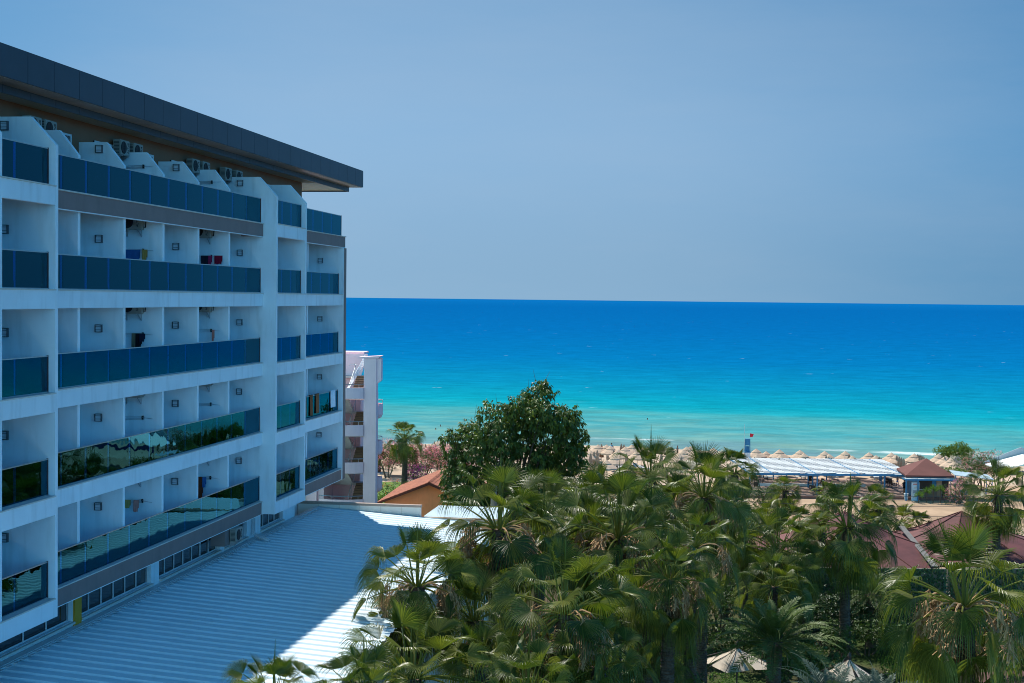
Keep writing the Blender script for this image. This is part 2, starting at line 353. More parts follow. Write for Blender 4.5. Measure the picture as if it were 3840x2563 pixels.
# the fan faces local -Y, the unit stands on a bracket; origin at the middle of its base, back at y=.15
def make_ac():
    r = empty('air_conditioner', (0, 0, 0))
    m = MB(); m.box(-.4, .4, -.14, .14, .02, .57); o = m.build('casing', ACW, r); bevel(o, .02)
    m = MB()
    m.lathe([(.215, 0), (.225, .02), (.21, .03)], 20); 
    for q in (.05, .1, .15): m.lathe([(q, .028), (q+.008, .034), (q+.012, .028)], 16)
    for a in range(4): m.tube([(0, 0, .034), (.21*math.cos(a*math.pi/2), .21*math.sin(a*math.pi/2), .034)], .006, 4)
    o = m.build('fan_grille', BLACK, r); o.rotation_euler = (math.pi/2, 0, 0); o.location = (-.13, -.141, .295)
    m = MB()
    for q in range(9): m.box(-.412, -.401, -.1, .1, .08+q*.05, .1+q*.05)
    m.build('side_grille', BLACK, r)
    m = MB()
    for x in (-.3, .26): m.box(x, x+.04, -.16, .2, -.02, .018); m.prism([(x, .16, -.02), (x, -.12, -.02), (x, .2, -.26), (x, .2, -.02)], (.04, 0, 0))
    m.build('bracket', STEEL, r)
    m = MB(); m.tube([(.41, .05, .12), (.47, .05, .1), (.47, .1, .3), (.45, .15, .42)], .022, 6); m.build('pipe', BLACK, r)
    return r
ac0 = make_ac(); used = [0]
INK = pm('dark_ink', (.02, .02, .025), .6, .05)
ac_txt = text_mesh('ALTUS', .13, 'lettering', INK, ac0, (.25, -.145, .3), (R(90), R(-90), 0))
def put_ac(t, s, z, face, label):
    o = ac0 if used[0] == 0 else copy_tree(ac0); used[0] += 1
    o.location = hw(t, s, z); o.rotation_euler = (0, 0, -TH+face); tag(o, label, 'air conditioner', 'air conditioning units on the hotel balconies')
rown = ['top', 'second', 'third', 'fourth', 'lowest']
for k in (1, 2, 3, 4):
    put_ac(-21.5, PART[2]-.26, SILL[k]+2.2, 0, f'air conditioner high on {rown[k]} balcony row, left one of two in the wide bay')
    put_ac(-21.5, PART[4]-.26, SILL[k]+2.2, 0, f'air conditioner high on {rown[k]} balcony row, right one of two in the wide bay')
for nm, s in (('first', 42.1), ('second', 43.1), ('third', 48.75), ('fourth', 49.95), ('fifth', 55.7), ('sixth', 56.85), ('seventh', 59.5), ('eighth', 60.9)):
    put_ac(-21.78, s, 4.98, math.pi/2, f'air conditioner under the hotel roof, {nm} along from the left')
put_ac(-20.13, 56.45, -10.2, math.pi/2, 'white air conditioner on brown box above the metal roof')

HANG = {}
def make_rack():
    r = empty('drying_rack', (0, 0, 0))
    m = MB(); m.box(-.03, .03, -.06, 0, -.06, .08); m.build('mount', BLACK, r)
    m = MB()
    for q in (-.045, 0, .05): m.tube([(0, -.06, q), (-.75, -.09+q*.3, q-.02)], .008, 5)
    m.tube([(0, -.05, .02), (.5, -.3, .0)], .008, 5)
    m.build('rod', STEEL, r)
    return r
rk0 = make_rack(); rku = [0]
for k in range(5):
    for i, p in ((0, 2), (1, 4)):
        o = rk0 if rku[0] == 0 else copy_tree(rk0); rku[0] += 1
        zz = SILL[k]+1.46
        o.location = hw(-21.15, PART[p]-.091, zz); o.rotation_euler = (0, 0, -TH)
        tag(o, f'wall drying rack on {rown[k]} balcony row, {["left", "right"][i]} one of two in the wide bay', 'drying rack', 'drying racks on the balcony partitions')
        HANG[(k, p)] = (-21.15, PART[p]-.091, zz)
def towel(k, p, dt, ds, wd, hg, col, label, name='towel', group=None):
    """cloth folded over a rod: two hanging sheets with soft folds"""
    t, s, z = HANG[(k, p)]; rn = random.Random(k*31+p*7+int(dt*100))
    m = MB(); nx, nz = 8, 7
    for side in (0, 1):
        ids = []
        for j in range(nz+1):
            row = []
            for i in range(nx+1):
                u = i/nx-.5; q = j/nz
                row.append(m.vert((u*wd*(1-.12*q), (-.012 if side else .012)+(-.03-.03*side if side else .01)*q+.018*math.sin(i*1.9+side)*q, .012-hg*(1 if side else .7)*q+.01*math.sin(i*1.3)*q)))
            ids.append(row)
        for j in range(nz):
            for i in range(nx): m.face((ids[j][i], ids[j][i+1], ids[j+1][i+1], ids[j+1][i]))
    o = m.build(name, cloth(name+'_cloth', col), None, True); o.location = hw(t+dt, s-.09+ds, z+.03); o.rotation_euler = (0, 0, -TH)
    tag(o, label, name.split('_')[-1], group)
towel(1, 2, -.38, 0, .6, .45, (.03, .11, .27), 'blue towel hanging on rack on second balcony row')
towel(1, 2, .12, -.06, .2, .4, (.45, .24, .06), 'yellow and red beach towel on rack of second balcony row')
towel(1, 4, -.25, 0, .35, .4, (.02, .02, .03), 'black garment hanging on rack on second balcony row', 'garment')
towel(1, 4, -.02, -.03, .16, .4, (.42, .03, .09), 'pink garment beside black one on second balcony row', 'garment')
towel(1, 4, .4, -.2, .35, .35, (.25, .01, .03), 'dark red garment on right of rack on second balcony row', 'garment')
towel(2, 2, -.3, 0, .2, .5, (.2, .15, .09), 'beige garment hanging on third balcony row', 'garment')
towel(2, 2, -.12, -.02, .25, .55, (.012, .012, .016), 'long black garment hanging on rack on third balcony row', 'garment')
towel(2, 2, .03, -.06, .22, .3, (.015, .02, .04), 'short dark garment bunched on rack on third balcony row', 'garment')
towel(2, 4, .15, -.08, .1, .5, (.75, .22, .16), 'narrow salmon strip of cloth on third balcony row', 'cloth')
towel(4, 2, -.55, 0, .26, .3, (.5, .32, .1), 'yellow swimwear hanging on lowest balcony row', 'swimwear')
towel(4, 2, -.2, -.02, .2, .42, (.7, .25, .2), 'pink swimwear hanging on lowest balcony row', 'swimwear')
towel(4, 4, -.5, 0, .45, .95, (.26, .05, .02), 'long rust brown towel hanging on lowest balcony row')
towel(4, 4, -.22, -.04, .16, .42, (.06, .16, .36), 'small blue cloth beside rust brown towel', 'cloth')
# towels over the right bay rail, fourth row
def rail_towel(s, wd, hg, col, label):
    m = MB(); pts = [(-.05, -hg*.55), (-.045, 0), (-.02, .03), (.03, .03), (.05, 0), (.055, -hg*.5), (.06, -hg)]; nx = 6
    ids = [[m.vert((t+.012*math.sin(i*2.1+j), (i/nx-.5)*wd*(1-.05*j/6), z)) for i in range(nx+1)] for j, (t, z) in enumerate(pts)]
    for j in range(len(pts)-1):
        for i in range(nx): m.face((ids[j][i], ids[j][i+1], ids[j+1][i+1], ids[j+1][i]))
    o = m.build('towel', cloth('rail_towel', col), None, True); o.location = hw(-20.3, s, SILL[3]+1.1); o.rotation_euler = (0, 0, -TH); tag(o, label, 'towel', 'towels over the balcony rail')
rail_towel(66.3, .8, .95, (.27, .1, .045), 'wide brown towel over balcony rail, leftmost of three brown ones')
rail_towel(67.5, .5, 1.0, (.25, .09, .04), 'brown towel over balcony rail between two other brown ones')
rail_towel(68.55, .62, .95, (.29, .11, .05), 'brown towel over balcony rail, nearest to the white one')
rail_towel(71.35, .95, .85, (.72, .76, .8), 'white towel over balcony rail')
# balcony chairs
def make_chair(name, mat):
    r = empty(name, (0, 0, 0))
    m = MB(); m.box(-.24, .24, -.24, .24, .41, .45); bevel(m.build('seat', mat, r), .012)
    m = MB(); ids = [[m.vert(((i/4-.5)*.5, .24+.1*j/4+.04*(i/4-.5)**2, .46+.45*j/4)) for i in range(5)] for j in range(5)]
    for j in range(4):
        for i in range(4):
            m.face((ids[j][i], ids[j][i+1], ids[j+1][i+1], ids[j+1][i]))
    o = m.build('backrest', mat, r, True); md = o.modifiers.new('s', 'SOLIDIFY'); md.thickness = .03
    for (x, y) in ((-.21, -.21), (.21, -.21), (-.21, .22), (.21, .22)):
        m = MB(); m.tube([(x*1.12, y*1.12, 0), (x, y, .42)], [.016, .022], 6); m.build('leg', mat, r)
    for x in (-.26, .23):
        m = MB(); m.box(x, x+.03, -.2, .3, .62, .65); m.box(x, x+.03, -.2, -.17, .42, .619); m.build('armrest', mat, r)
    return r
chair0 = make_chair('balcony_chair', pm('black_chair_plastic', (.02, .02, .022), .45, .1)); chu = [0]
for (t, s, k, rz, lb) in ((-20.85, 43.3, 4, 2.6, 'black chair on lowest balcony row, left of the other'), (-20.8, 50.2, 4, 2.6, 'black chair on lowest balcony row, behind the glass below the yellow swimwear'),
                          (-20.8, 51.2, 2, 2.2, 'chair behind the glass of third balcony row, left one'), (-20.8, 53.8, 2, 3.6, 'chair behind the glass of third balcony row, right one'), (-21.0, 41.3, 1, 1.5, 'dark chair by the white fin on second balcony row')):
    o = chair0 if chu[0] == 0 else copy_tree(chair0); chu[0] += 1
    o.location = hw(t, s, SILL[k]+.0); o.rotation_euler = (0, 0, rz); tag(o, lb, 'chair', 'chairs on the balconies')

# ================================================================== ANNEX with the white ribbed roof
T1, S1 = -16.0, 45.0
annex = empty('restaurant_annex', hw(T1, S1, -H), -TH, 'low annex with white ribbed metal roof beside the hotel', 'annex')
class AB(MB):
    def vert(s, p): return MB.vert(s, (p[0]-T1, p[1]-S1, p[2]+H))
def rz_(t): return -10.9-.065*(t+21)
m = AB(); tr = -11.3; P = .6
for (t0, t1, dz0) in ((-20.9, -17.4, .012), (-17.6, -14.0, .006), (-14.2, tr, 0)):       # three overlapping sheet lengths
    s = 18.0; prof = []
    while s < 71.0:
        prof += [(s, 0), (s+.26, 0), (s+.32, .05), (s+.52, .05), (s+.59, 0)]; s += P
    rows = [[m.vert((t, min(q, 71.0), rz_(t)+dz+dz0)) for (q, dz) in prof] for t in (t0, t1)]
    for i in range(len(prof)-1): m.face((rows[0][i], rows[1][i], rows[1][i+1], rows[0][i+1]))
m.build('roof', METALW, annex)
m = AB(); m.box(-20.9, -11.9, 18.1, 70.9, -H, -11.75); m.build('wall', GREYW, annex)
m = AB(); m.box(-20.97, -20.7, 18, 70.5, -10.86, -10.81); m.box(-20.69, -20.62, 18, 67.2, -10.87, -10.83)
k = 18.0
while k < 70: m.box(-20.62, -20.5, k, k+.25, -10.862, -10.842); k += .46
m.build('flashing', ALU, annex)
m = AB(); m.box(-22, -15.5, 71.05, 71.25, -12.6, -10.75); par = m.build('parapet', GREYW, annex)
m = AB(); m.box(-22, -15.47, 71.02, 71.3, -10.748, -10.63); m.build('coping', pm('brown_coping', (.36, .27, .22), .6, .1, 3), par)
m = AB()
for k in range(1, 6): m.box(-22+k*1.1, -21.98+k*1.1, 71.03, 71.049, -12.4, -10.75)
m.build('joint', CREAM, par)
shed = empty('canopy_roof', hw(-12, 73, -H), -TH, 'small white sheet canopy behind the end of the ribbed metal roof', 'canopy')
m = MB(); s = -1.6; pr = []
while s < 2.2: pr += [(s, 0), (s+.14, 0), (s+.17, .03), (s+.28, .03), (s+.31, 0)]; s += .32
rows = [[m.vert((t, q, 11.15+dz)) for (q, dz) in pr] for t in (-3.4, .6)]
for i in range(len(pr)-1): m.face((rows[0][i], rows[1][i], rows[1][i+1], rows[0][i+1]))
m.build('roof', METALW, shed)
m = MB(); m.box(-3.4, .6, -1.72, -1.6, 11.0, 11.12); m.build('edge_beam', pm('tan_trim', (.5, .4, .3), .6, .1), shed)
for x in (-3.2, .4):
    m = MB(); m.box(x, x+.12, -1.5, -1.38, 0, 11.1); m.build('post', ALU, shed)
# ================================================================== GROUND, BEACH, SEA
def ground_mat():
    m, t, b = nt('garden_ground'); N = t.nodes.new; L = t.links.new
    tc = N('ShaderNodeTexCoord'); n = N('ShaderNodeTexNoise'); n.inputs['Scale'].default_value = .12; n.inputs['Detail'].default_value = 9; L(tc.outputs['Object'], n.inputs[0])
    r = N('ShaderNodeValToRGB'); e = r.color_ramp.elements
    e[0].position = .42; e[0].color = (.035, .06, .014, 1); e[1].position = .62; e[1].color = (.10, .075, .045, 1)
    L(n.outputs[0], r.inputs[0]); L(r.outputs[0], b.inputs['Base Color']); b.inputs['Roughness'].default_value = .95; b.inputs['Specular IOR Level'].default_value = .1
    n2 = N('ShaderNodeTexNoise'); n2.inputs['Scale'].default_value = 6; n2.inputs['Detail'].default_value = 8; L(tc.outputs['Object'], n2.inputs[0])
    bp = N('ShaderNodeBump'); bp.inputs['Distance'].default_value = .15; L(n2.outputs[0], bp.inputs['Height']); L(bp.outputs[0], b.inputs['Normal'])
    return m
SAND = pm('beach_sand', (.44, .335, .245), .95, .16, .25, .1, .5, 3)
DRYSAND = pm('trodden_sand', (.36, .25, .165), .95, .3, .22, .1, .5, 2.5)
LAWN = pm('mown_lawn', (.10, .17, .035), .9, .22, .4, .1, .7, 20)
def sheet(name, pts, z, mat, kind='structure'):
    m = MB(); m.poly([(x, y, z) for x, y in pts]); o = m.build(name, mat); tag(o, None, None, None, kind); return o
sheet('ground', [(-4000, -600), (4000, -600), (4000, 176), (-4000, 176)], 0, ground_mat())
m = MB(); prof = [(172, .004), (190, .003), (206, -.02), (214, -.32), (224, -.75), (240, -1.6), (300, -4)]
xs = [-4000, -400]+[-120+8*i for i in range(40)]+[420, 4000]
ids = [[m.vert((x, y+(2.2*math.sin(x*.021)+1.0*math.sin(x*.07+1) if 200 < y < 290 else 0)-(x*.05+.34*max(0, min(x, 120)-15))*min(1, max(0, (y-190)/15)), z)) for x in xs] for y, z in prof]
for a, b in zip(ids, ids[1:]):
    for i in range(len(xs)-1): m.face((a[i], a[i+1], b[i+1], b[i]))
tag(m.build('beach', SAND, None, True), kind='structure')
sheet('sand_lot', [(31, 118), (36, 112), (80, 108), (100, 175), (24, 175), (24, 150)], .012, DRYSAND)
sheet('lawn', [(-32, 135), (-9, 138), (-6, 172), (-34, 172)], .014, LAWN)

def sea_mat():   # colour follows the depth of the water, foam the breaking lines
    m, t, b = nt('sea_water'); N = t.nodes.new; L = t.links.new
    g = N('ShaderNodeNewGeometry'); sp = N('ShaderNodeSeparateXYZ'); L(g.outputs['Position'], sp.inputs[0])
    def math_(op, a, b_=None, c=None):
        n = N('ShaderNodeMath'); n.operation = op
        for i, q in enumerate((a, b_, c)):
            if q is None: continue
            if isinstance(q, (int, float)): n.inputs[i].default_value = q
            else: L(q, n.inputs[i])
        return n.outputs[0]
    def noise(sx, sy, detail=4, rough=.55, dist=0):
        mp = N('ShaderNodeMapping'); mp.inputs['Scale'].default_value = (sx, sy, 1); L(g.outputs['Position'], mp.inputs[0])
        n = N('ShaderNodeTexNoise'); n.inputs['Scale'].default_value = 1; n.inputs['Detail'].default_value = detail; n.inputs['Roughness'].default_value = rough; n.inputs['Distortion'].default_value = dist
        L(mp.outputs[0], n.inputs[0]); return n.outputs[0]
    # distance out from the shore line
    shift = math_('MULTIPLY_ADD', math_('MAXIMUM', math_('SUBTRACT', math_('MINIMUM', sp.outputs[0], 120), 15), 0), .34, math_('MULTIPLY', sp.outputs[0], .05))
    ys_ = math_('ADD', sp.outputs[1], shift)
    yy = ys_
    yy = math_('ADD', yy, math_('MULTIPLY_ADD', noise(.011, .02, 4), 60, -30))
    d = math_('MAXIMUM', math_('SUBTRACT', yy, 215), 1)
    q = math_('DIVIDE', d, math_('ADD', d, 220))                 # 0 at the shore .. 1 far out
    r = N('ShaderNodeValToRGB'); cr_ = r.color_ramp; e = cr_.elements
    stops = [(.0, (.115, .20, .225)), (.06, (.105, .215, .24)), (.09, (.10, .255, .255)), (.16, (.05, .243, .268)), (.272, (.04, .25, .27)), (.292, (.012, .24, .285)), (.34, (.003, .225, .292)), (.45, (.002, .172, .285)), (.62, (.001, .120, .28)), (.80, (.001, .096, .265)), (.95, (.001, .085, .25)), (1.0, (.002, .10, .28))]
    e[0].position, e[0].color = stops[0][0], (*stops[0][1], 1); e[1].position, e[1].color = stops[-1][0], (*stops[-1][1], 1)
    for p_, c_ in stops[1:-1]:
        x = e.new(p_); x.color = (*c_, 1)
    L(q, r.inputs[0])
    # drifting sandy streaks in the shallows
    st = N('ShaderNodeMapRange'); st.inputs[1].default_value = .47; st.inputs[2].default_value = .66; L(noise(.055, .10, 6, .62, .8), st.inputs[0])
    fall = N('ShaderNodeMapRange'); fall.inputs[1].default_value = .30; fall.inputs[2].default_value = .12; L(q, fall.inputs[0])
    sandf = math_('MULTIPLY', math_('MULTIPLY', st.outputs[0], fall.outputs[0]), .6)
    mx = N('ShaderNodeMix'); mx.data_type = 'RGBA'; L(sandf, mx.inputs[0]); L(r.outputs[0], mx.inputs[6]); mx.inputs[7].default_value = (.165, .29, .24, 1)
    # small scale wave light and dark painted into the colour as noise
    wv = N('ShaderNodeMapRange'); wv.inputs[1].default_value = .3; wv.inputs[2].default_value = .7; wv.inputs[3].default_value = .76; wv.inputs[4].default_value = 1.2; L(noise(.10, .17, 8, .74), wv.inputs[0])
    sc_ = N('ShaderNodeVectorMath'); sc_.operation = 'SCALE'; L(mx.outputs[2], sc_.inputs[0]); L(wv.outputs[0], sc_.inputs['Scale'])
    # foam: swash line and breaking crests near the shore, scattered whitecaps farther out
    d2 = math_('SUBTRACT', math_('ADD', ys_, math_('MULTIPLY_ADD', noise(.03, .03, 4), 16, -8)), 219)
    sw = N('ShaderNodeMapRange'); sw.inputs[1].default_value = 7; sw.inputs[2].default_value = 2; L(d2, sw.inputs[0])
    crest = math_('PINGPONG', math_('ADD', d2, 0), 21); cb = N('ShaderNodeMapRange'); cb.inputs[1].default_value = 18.9; cb.inputs[2].default_value = 20.4; L(crest, cb.inputs[0])
    cg = N('ShaderNodeMapRange'); cg.inputs[1].default_value = .57; cg.inputs[2].default_value = .68; L(noise(.022, .03, 4, .6), cg.inputs[0])
    cf_ = N('ShaderNodeMapRange'); cf_.inputs[1].default_value = 110; cf_.inputs[2].default_value = 80; L(d2, cf_.inputs[0])
    cap = N('ShaderNodeMapRange'); cap.inputs[1].default_value = .755; cap.inputs[2].default_value = .79; L(noise(.12, .45, 3, .5), cap.inputs[0])
    tex = N('ShaderNodeMapRange'); tex.inputs[1].default_value = .42; tex.inputs[2].default_value = .58; L(noise(.5, .7, 6, .7), tex.inputs[0])
    eb = math_('ABSOLUTE', math_('SUBTRACT', d, 84)); em = N('ShaderNodeMapRange'); em.inputs[1].default_value = 4.2; em.inputs[2].default_value = 1.2; L(eb, em.inputs[0])
    eg = N('ShaderNodeMapRange'); eg.inputs[1].default_value = .54; eg.inputs[2].default_value = .68; L(noise(.013, .01, 5, .6), eg.inputs[0])
    ex = N('ShaderNodeMapRange'); ex.inputs[1].default_value = 25; ex.inputs[2].default_value = 0; ex.inputs[4].default_value = .7; L(sp.outputs[0], ex.inputs[0])
    cap_ = math_('MAXIMUM', cap.outputs[0], math_('MULTIPLY', math_('MULTIPLY', em.outputs[0], eg.outputs[0]), ex.outputs[0]))
    fo = math_('MAXIMUM', math_('MAXIMUM', sw.outputs[0], math_('MULTIPLY', math_('MULTIPLY', cb.outputs[0], cg.outputs[0]), cf_.outputs[0])), cap_)
    fo = math_('MULTIPLY', math_('MINIMUM', fo, 1), math_('MULTIPLY_ADD', tex.outputs[0], .5, .5))
    mf = N('ShaderNodeMix'); mf.data_type = 'RGBA'; L(fo, mf.inputs[0]); L(sc_.outputs[0], mf.inputs[6]); mf.inputs[7].default_value = (.75, .8, .8, 1)
    L(mf.outputs[2], b.inputs['Base Color']); b.inputs['Roughness'].default_value = .5; b.inputs['Specular IOR Level'].default_value = 0
    bp = N('ShaderNodeBump'); bp.inputs['Strength'].default_value = .55; bp.inputs['Distance'].default_value = 1.2; L(noise(.12, .5, 6, .65), bp.inputs['Height']); L(bp.outputs[0], b.inputs['Normal'])
    return m
SEAZ = -.8
m = MB(); ys = [165, 230, 260, 300, 360, 450, 600, 900, 1500, 3000, 8000, 45000]
ids = [[m.vert((x*max(1, y/1500), y, -.8)) for x in (-6000, -1500, -300, 300, 1500, 6000)] for y in ys]
for a, b in zip(ids, ids[1:]):
    for i in range(5): m.face((a[i], a[i+1], b[i+1], b[i]))
tag(m.build('sea', sea_mat()), kind='structure')

# ================================================================== PLANTS
PALMG = pm('fan_palm_leaf', (.040, .071, .010), .38, .25, 1.2, .28, tone=(.26, .26, .05), trans=.36)
DEADM = pm('dead_palm_leaf', (.30, .185, .10), .8, .3, 1.5, .2, trans=.15)
STALKM = pm('palm_flower_stalk', (.42, .26, .14), .9, .25, 2, .1)
TRUNKM = pm('palm_bark', (.12, .085, .062), .95, .4, 5, .1, .9, 18, stretch=(1, 1, 2.5))
FEATHG = pm('date_palm_leaf', (.075, .12, .025), .5, .2, 1.2, .2, tone=(.15, .17, .07), trans=.2)
SILVG = pm('silver_date_palm_leaf', (.055, .085, .062), .5, .2, 1.2, .2, tone=(.1, .135, .1), trans=.15)

def fan_leaf(m, az, el, pet, Rb, rn, droop, old, spread=R(105), nseg=30, hinge=.3, fold=.35):
    """petiole leaves the crown at azimuth az, elevation el; blade of folded segments whose free ends hang"""
    a = Vector((math.sin(az), math.cos(az), 0)); tx = Vector((math.cos(az), -math.sin(az), 0))
    # curved petiole
    P = []; e = el
    p = a*.12+Vector((0, 0, .05*math.sin(el)))
    for k in range(6):
        P.append(p.copy()); p = p+(a*math.cos(e)+Vector((0, 0, math.sin(e))))*(pet/5); e -= hinge*.35*(1 if el < 1.1 else .4)
    m.tone = .6+.2*rn.random()
    m.tube(P, [.04, .034, .028, .024, .02, .018], 4, 0, False)
    hub = P[-1]
    e -= hinge
    y = a*math.cos(e)+Vector((0, 0, math.sin(e))); n = (tx.cross(y)).normalized()
    if n.z < 0 and abs(e) < 1.45: n = -n
    y = (y+tx*rn.uniform(-.25, .25)).normalized()
    x = y.cross(n).normalized()
    tw = rn.uniform(-.6, .6); x, n = x*math.cos(tw)+n*math.sin(tw), n*math.cos(tw)-x*math.sin(tw)
    base_t = rn.uniform(0, .4)+(.35*rn.random() if old > .6 else 0)
    dphi = 2*spread/nseg; join = .5
    rings = (.05, .28, .5, .66, .82, 1.0, 1.2)
    prev = None
    for i in range(nseg):
        ph = -spread+(i+.5)*dphi
        ln = Rb*(.80+.22*math.cos(ph*.8))*rn.uniform(.93, 1.06)
        cur = []
        dz = rn.uniform(.75, 1.25)
        m.tone = min(1, max(0, base_t+(.13 if i % 2 else -.1)+rn.uniform(-.14, .2)))
        sw = rn.uniform(-.05, .05)
        for k, rr in enumerate(rings):
            r_ = rr*ln
            f = ph+sw*max(0, rr-.5)
            wid = r_*dphi*.5 if rr <= join+.001 else join*ln*dphi*.5*max(.05, 1-(rr-join)/(1.2-join))**.75
            d_ = x*math.sin(f)+y*math.cos(f)
            tn = x*math.cos(f)-y*math.sin(f)
            up = n*(fold*r_*abs(math.sin(f))**1.5)
            fall = droop*dz*ln*(.22*max(0, rr-.3)**1.5+1.1*max(0, rr-.62)**1.3)
            pos = hub+d_*(r_*(1-.55*min(1.2, droop)*max(0, rr-.6)))+up-Vector((0, 0, fall))
            rid = n*(wid*(.85 if i % 2 else .6))
            cur.append((m.vert(pos-tn*wid), m.vert(pos+rid), m.vert(pos+tn*wid)))
        for k in range(len(rings)-1):
            A, B = cur[k], cur[k+1]
            m.face((A[0], A[1], B[1], B[0])); m.face((A[1], A[2], B[2], B[1]))
def fan_crown(seed, n=34, Rb=.92, pet=1.3, low=-56, spear=True):
    rn = random.Random(seed); m = MB()
    for i in range(n):
        q = i/(n-1)
        el = R(80-(80-low)*q**.92)+rn.uniform(-.22, .22)
        az = i*2.39996+rn.uniform(-.4, .4)
        fan_leaf(m, az, el, pet*(.92+.2*min(1, q*1.8))*rn.uniform(.72, 1.2), Rb*(.95+.1*min(1, q*2.5))*rn.uniform(.9, 1.08), rn, .22+.9*q**.8+rn.uniform(-.12, .35), q, R(rn.uniform(76, 108)), 38, .06+.6*q*rn.uniform(.5, 1.2), rn.uniform(.2, .5) if q < .5 else rn.uniform(.1, .35))
    if not spear: return m
    # the unopened spear
    m.tone = .5; hgt = rn.uniform(1.5, 2.6); a = rn.uniform(-.08, .08); m.tube([(0, 0, 0), (a*.6, .03, hgt*.5), (a, .05, hgt)], [.05, .045, .008], 5)
    return m
def dead_skirt(seed, n=9):
    rn = random.Random(seed); m = MB()
    for i in range(n):
        fan_leaf(m, rn.uniform(0, 6.28), R(rn.uniform(-45, -70)), rn.uniform(.5, .95), rn.uniform(.7, .95), rn, rn.uniform(.5, 1.1), 1, R(rn.uniform(45, 80)), 12, .5, .3)
    return m
def flower_stalks(seed, n=12):
    rn = random.Random(seed); m = MB()
    for i in range(n):
        az = rn.uniform(0, 6.28); a = Vector((math.sin(az), math.cos(az), 0)); L_ = rn.uniform(1.1, 2.0)
        P = [a*.15]; e = rn.uniform(.1, .8)
        for k in range(7):
            P.append(P[-1]+(a*math.cos(e)+Vector((0, 0, math.sin(e))))*L_/7); e -= .38
        m.tube(P, [.022]*4+[.016]*4, 4)
        for k in range(4, 8):
            for j in range(26):
                q = P[k]+Vector((rn.gauss(0, .05), rn.gauss(0, .05), rn.gauss(0, .06)))
                d_ = Vector((rn.gauss(0, .55), rn.gauss(0, .55), -.55-rn.random()*.6)).normalized()*rn.uniform(.12, .3); s_ = Vector((d_.y, -d_.x, .02)).normalized()*.009
                m.poly([q-s_, q+s_, q+d_+s_*1.8, q+d_-s_*1.8])
    return m
def palm_trunk(seed, h=12.0, r=.25):
    rn = random.Random(seed); m = MB(); n = 14; rows = []
    z = 0; k = 0
    ax, ay = rn.uniform(-.25, .25), rn.uniform(-.25, .25)
    while z < h:
        f = z/h; rr = r*(1.22-.32*f+.22*max(0, f-.86)/.14)*(1.13 if k % 2 else .94)
        cx, cy = ax*math.sin(f*3), ay*math.sin(f*2.4); cx -= ax*math.sin(3)*f; cy -= ay*math.sin(2.4)*f
        rows.append([m.vert((cx+rr*(1+rn.uniform(-.1, .1))*math.cos(j*6.2832/n), cy+rr*(1+rn.uniform(-.1, .1))*math.sin(j*6.2832/n), z+rn.uniform(-.02, .02))) for j in range(n)])
        z += .075 if k % 2 else .05; k += 1
    for a, b in zip(rows, rows[1:]):
        for j in range(n): m.face((a[j], a[(j+1) % n], b[(j+1) % n], b[j]))
    m.face(rows[-1])
    for k in range(90):                      # leaf boots near the top
        f = 1-rn.random()**1.6*.35; az = rn.uniform(0, 6.28); a = Vector((math.cos(az), math.sin(az), 0)); t = Vector((-a.y, a.x, 0))
        q = a*r*.95+Vector((0, 0, f*h-.25)); tip = q+a*rn.uniform(.06, .16)+Vector((0, 0, rn.uniform(.12, .28)))
        m.poly([q-t*.06, q+t*.06, tip+t*.025, tip-t*.025])
    return m
CROWNS = [fan_crown(11+i, 35+3*(i % 3)).build('c%d' % i, PALMG) for i in range(5)]
SKIRTS = [dead_skirt(31+i).build('k%d' % i, DEADM) for i in range(3)]
STALKS = [flower_stalks(51+i).build('s%d' % i, STALKM) for i in range(3)]
TRUNKS = [palm_trunk(71+i).build('t%d' % i, TRUNKM) for i in range(3)]
FARC = [fan_crown(91+i, 28, 1.0, 1.15, -40, False).build('f%d' % i, PALMG) for i in range(2)]
PROTO = [o for g in (CROWNS, SKIRTS, STALKS, TRUNKS, FARC) for o in g]
pk = [0]
def child(src, name, par, loc=(0, 0, 0), rz=0, sc_=(1, 1, 1)):
    o = bpy.data.objects.new(name, src.data); COL.objects.link(o); o.parent = par; o.location = loc; o.rotation_euler = (0, 0, rz); o.scale = sc_
    return o
def palm(px, py, Y, wpx, label, group='fan palms in the hotel garden', extra=1, rt=1.0, far=False, rz=None, rgt=None):
    """crown centre at pixel (px, py), crown wpx pixels wide, at distance Y; the trunk goes down to the ground"""
    p = at(px, py, Y=Y); k = pk[0]; pk[0] += 1
    sc_ = wpx*Y/FPX/4.3; h = p.z-.1*sc_
    root = empty('fan_palm', (p.x, p.y, 0), 0, label, 'palm tree', group)
    child(TRUNKS[k % 3], 'trunk', root, (0, 0, 0), k*1.3, (rt*(.8+.2*sc_), rt*(.8+.2*sc_), h/12))
    src = (FARC if far else CROWNS)[k % (2 if far else 5)]
    child(src, 'crown', root, (0, 0, h-.12), (k*2.1 if rz is None else rz), (sc_,)*3)
    if extra: child(SKIRTS[k % 3], 'dead_fronds', root, (0, 0, h-.25), k*1.7, (sc_,)*3)
    if extra > 1: child(STALKS[k % 3], 'flower_stalk', root, (0, 0, h-.1), k*.9, (sc_*1.1,)*3)
    return root

